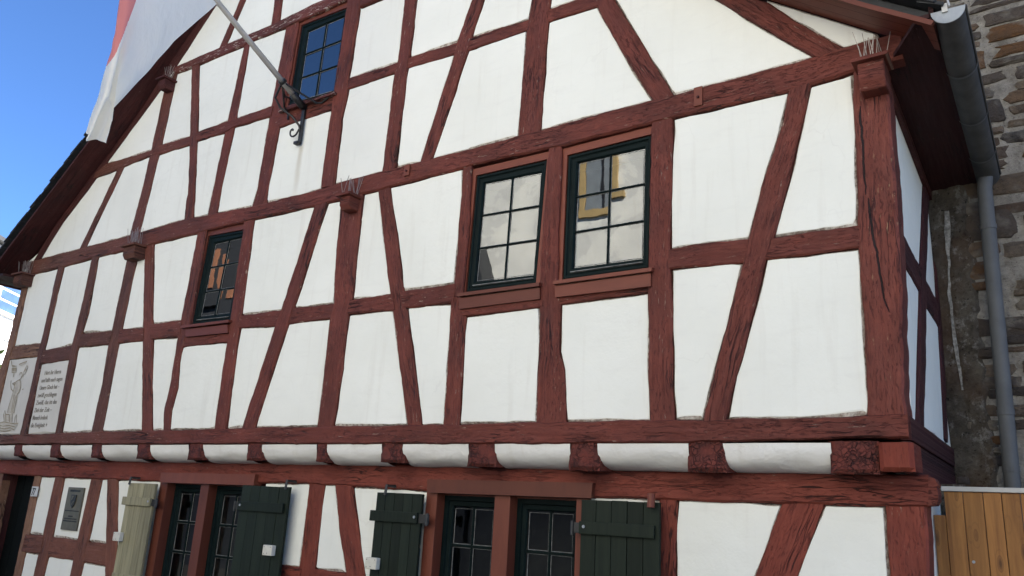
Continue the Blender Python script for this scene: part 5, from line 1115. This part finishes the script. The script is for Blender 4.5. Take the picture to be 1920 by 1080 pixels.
def text_mesh(body, size, sx, mat, spacing=1.0, bold=.0, shear=0.0, line=1.0):
    c = bpy.data.curves.new('lettering', 'FONT'); c.body = body; c.size = size; c.space_character = spacing; c.offset = bold; c.shear = shear; c.extrude = .0015; c.space_line = line; c.resolution_u = 2
    o = bpy.data.objects.new('lettering', c); COL.objects.link(o); bpy.context.view_layer.update()
    me = bpy.data.meshes.new_from_object(o.evaluated_get(bpy.context.evaluated_depsgraph_get())); bpy.data.objects.remove(o); bpy.data.curves.remove(c)
    for v in me.vertices: v.co = (v.co.x*sx, -v.co.z, v.co.y)
    me.materials.clear(); me.materials.append(M[mat]); me.update(); r = bpy.data.objects.new('lettering', me); COL.objects.link(r); return r
verse = ['Hört ihr Herrn', 'und laßt euch sagen', 'Unsre Glock hat –', 'zwölf geschlagen', 'Zwölf, das ist das', 'Ziel der Zeit –', 'Mensch bedenk', 'die Ewigkeit +']
for k, ln in enumerate(verse):
    o = text_mesh(ln, .088, .60, 'ink', .95, .0006, .0)
    w = max(v.co.x for v in o.data.vertices); tw = min(.52, .027*len(ln)+.03); f = tw/w
    for v in o.data.vertices: v.co.x *= f; v.co.z *= .9
    o.parent = painted['verse']; z = 3.345-k*.0945
    o.location = (-9.985-.03*min(1, k/7.0)+(.035 if k == 0 else 0), -.0085, z); o.name = 'lettering'; tag(o, kind='stuff')
# sketched figure with raised arm above a small town
for nm, mt, W, strokes in DRAWING:
    mb = MB()
    for k, s in enumerate(strokes):
        P = pts(s); V = []; F = []; c = cum(P)
        for i, p in enumerate(P):
            a = P[max(0, i-1)]; b = P[min(len(P)-1, i+1)]; d = Vector((b[0]-a[0], b[1]-a[1])); d = d.normalized() if d.length else Vector((1, 0)); n_ = Vector((-d.y, d.x)); w = W/1000*(.6+.8*abs(math.sin(i*1.3+k)))
            yy = -(.0078 if nm == 'figure_wash' else .0092+.00012*(k % 7))
            V += [(p[0]+n_.x*w, yy, p[1]+n_.y*w), (p[0]-n_.x*w, yy, p[1]-n_.y*w)]
        for i in range(len(P)-1): F.append((2*i, 2*i+1, 2*i+3, 2*i+2))
        if nm == 'figure_wash': mb.face([(p[0], -.0078-.0002*k, p[1]) for p in P], mt)
        else: mb.add(V, F, mt)
    tag(mb.build(nm, painted['figure']), kind='stuff')

hn = thing('house_number_sign', (-9.98, YG-.03, 1.91), 'small white enamel house number sign on the bare timber door post', 'sign')
mb = MB(); mb.box(-10.052, -9.900, YG-.038, YG-.026, 1.855, 1.975, 'signwhite', .004); under(hn, mb.build('plate'))
o = text_mesh('77', .12, .68, 'black', 1.0, .002, .2); under(hn, o); o.location = (o.location[0]-10.035, o.location[1]+YG-.0395, o.location[2]+1.872)

# ------------------------------------------------------------------ neighbours: the pale house far left, and the street's other side (seen in the panes)
nb = thing('white_building', (-23.5, 6.5, 0), 'sunlit white building with a blue glazed window beyond the house', 'building')
ux, uy, nx_, ny_ = -.615, .788, .788, .615
w0 = Vector((-22.372, 4.518, 0))
def nbx(mb, s0, s1, d0, d1, z0, z1, m):
    V = []
    for z in (z0, z1):
        for s, d in ((s0, d0), (s1, d0), (s1, d1), (s0, d1)): V.append((w0.x+ux*s+nx_*d, w0.y+uy*s+ny_*d, z))
    mb.add(V, [(0, 3, 2, 1), (4, 5, 6, 7), (0, 1, 5, 4), (1, 2, 6, 5), (2, 3, 7, 6), (3, 0, 4, 7)], m)
mb = MB(); nbx(mb, -3.5, 12, -8, 0, 0, 8.02, 'white_far'); under(nb, mb.build('wall'))
mb = MB(); nbx(mb, -3.8, 12.3, -8.2, .25, 8.021, 8.13, 'slate'); nbx(mb, -3.7, 12.2, -8.1, .15, 8.13, 8.18, 'zinc'); under(nb, mb.build('roof'))
for s0 in (-.60, 3.2, 6.6):
  for z0 in (2.6, 6.38):
    mb = MB(); nbx(mb, s0, s0+1.55, -.02, .045, z0, z0+.92, 'far_frame'); w_ = under(nb, mb.build('window'))
    for k in range(3): mb = MB(); nbx(mb, s0+.05, s0+1.50, .02, .055, z0+.05+k*.29, z0+.05+k*.29+.235, 'far_glass'); mb.build('pane', w_)
    mb = MB(); nbx(mb, s0-.05, s0+1.6, .0, .10, z0-.06, z0-.002, 'far_frame'); mb.build('sill', w_)
mb = MB(); nbx(mb, -3.5, 12, .0, .05, 5.72, 5.80, 'white_far'); under(nb, mb.build('ledge'))
mb = MB(); nbx(mb, -2.6, -1.0, .001, .06, 6.9, 7.98, 'cream'); under(nb, mb.build('bay'))

def leafy_tree(x, y, h, r, seed, label, group=None):
    t_ = thing('leafy_tree', (x, y, 0), label, 'tree', group); rr = random.Random(seed)
    mb = MB(); mb.tube([(x, y, 0), (x+.1, y, h*.4), (x, y+.1, h*.75)], .22, 'bark', 10, True, .07)
    for k in range(7):
        a = rr.uniform(0, 6.28); mb.tube([(x, y, h*(.35+.06*k)), (x+math.cos(a)*r*.6, y+math.sin(a)*r*.6, h*(.5+.06*k))], .06, 'bark', 6, True, .02)
    under(t_, mb.build('trunk'))
    mb = MB()
    cl = [Vector((x+rr.gauss(0, r*.45), y+rr.gauss(0, r*.45), h*.68+rr.gauss(0, h*.085))) for _ in range(60)]
    for c in cl:
        for _ in range(45):
            p = c+Vector((rr.gauss(0, .28), rr.gauss(0, .28), rr.gauss(0, .22))); a = Vector((rr.uniform(-1, 1), rr.uniform(-1, 1), rr.uniform(-1, 1))).normalized()*.11; b = a.orthogonal().normalized()*.06
            mb.face([p-a, p+b, p+a, p-b], 'leaf')
    under(t_, mb.build('crown')); return t_
leafy_tree(-16.35, 1.9, 4.5, .8, 4, 'leafy green tree in front of the white building')

op = thing('cream_building', (-4, -14, 0), 'cream rendered town house across the street reflected in the upstairs panes', 'building')
mb = MB(); mb.box(-11.2, 7, -18, -10.0, 2.4, 12.2, 'cream'); under(op, mb.build('wall'))
mb = MB(); mb.box(-11.21, 7.01, -18, -9.98, 0, 2.395, 'shopdark'); under(op, mb.build('plinth'))  # unseen ground floor coloured dark so the low panes mirror deep shade
mb = MB(); V = [(-11.6, -9.6, 12.2), (7.4, -9.6, 12.2), (7.4, -18.4, 12.2), (-11.6, -18.4, 12.2), (-11.6, -14, 15.5), (7.4, -14, 15.5)]
mb.add(V, [(0, 1, 5, 4), (2, 3, 4, 5), (0, 4, 3), (1, 2, 5), (0, 3, 2, 1)], 'slate'); under(op, mb.build('roof'))
for x in (-8.02, -5.0, -2.0, 1.0, 4.0):
    for z in (4.0, 8.95):
        if z < 5 and False: continue
        mb = MB(); loft(mb, [([(x-.16, z+1.66), (x+1.06, z+1.66), (x+1.06, z-.16), (x-.16, z-.16)], -10.0), ([(x-.16, z+1.66), (x+1.06, z+1.66), (x+1.06, z-.16), (x-.16, z-.16)], -9.93), ([(x, z+1.5), (x+.9, z+1.5), (x+.9, z), (x, z)], -9.93), ([(x, z+1.5), (x+.9, z+1.5), (x+.9, z), (x, z)], -10.02)], 'ochre'); w_ = under(op, mb.build('window'))
        mb = MB(); mb.box(x+.02, x+.88, -9.985, -9.97, z+.02, z+1.48, 'win_grey'); mb.build('pane', w_)
        mb = MB(); mb.box(x+.42, x+.48, -9.969, -9.95, z, z+1.5, 'black'); mb.box(x, x+.9, -9.968, -9.951, z+1.0, z+1.05, 'black'); mb.build('glazing_bar', w_)
mb = MB(); mb.prism([(-13.2, 5.5), (-9.75, 5.5), (-10.98, 8.85), (-13.2, 10.6)], -9.975, -9.40, 'slate'); sr = mb
dk = thing('slate_building', (-20, -14, 0), 'dark slate hung house across the street reflected in the small window', 'building')
mb = MB(); mb.box(-30, -11.6, -18, -10.4, 0, 6.0, 'shopdark'); under(dk, mb.build('wall'))
mb = MB(); V = [(-30, -9.9, 6.0), (-11.3, -9.9, 6.0), (-11.3, -18, 6.0), (-30, -18, 6.0), (-30, -10.9, 11.2), (-11.6, -10.9, 11.2), (-11.6, -17, 11.2), (-30, -17, 11.2)]
mb.add(V, [(0, 1, 5, 4), (1, 2, 6, 5), (2, 3, 7, 6), (3, 0, 4, 7), (4, 5, 6, 7), (0, 3, 2, 1)], 'slate'); under(dk, mb.build('roof'))
under(dk, sr.build('side_roof'))
mb = MB(); mb.box(-22.6, -20.2, -11.2, -10.03, 7.6, 10.2, 'slate'); dm = under(dk, mb.build('added_strip_backing'))  # unseen dark box added to carry the orange strips
for x, z0, z1 in ((-21.80, 8.35, 9.75), (-21.2, 8.3, 9.5)):
    mb = MB(); mb.box(x, x+.30, -10.028, -9.99, z0, z1, 'strip_orange'); mb.build('added_orange_strip', dm)  # boards added to show as orange strips mirrored in the small window
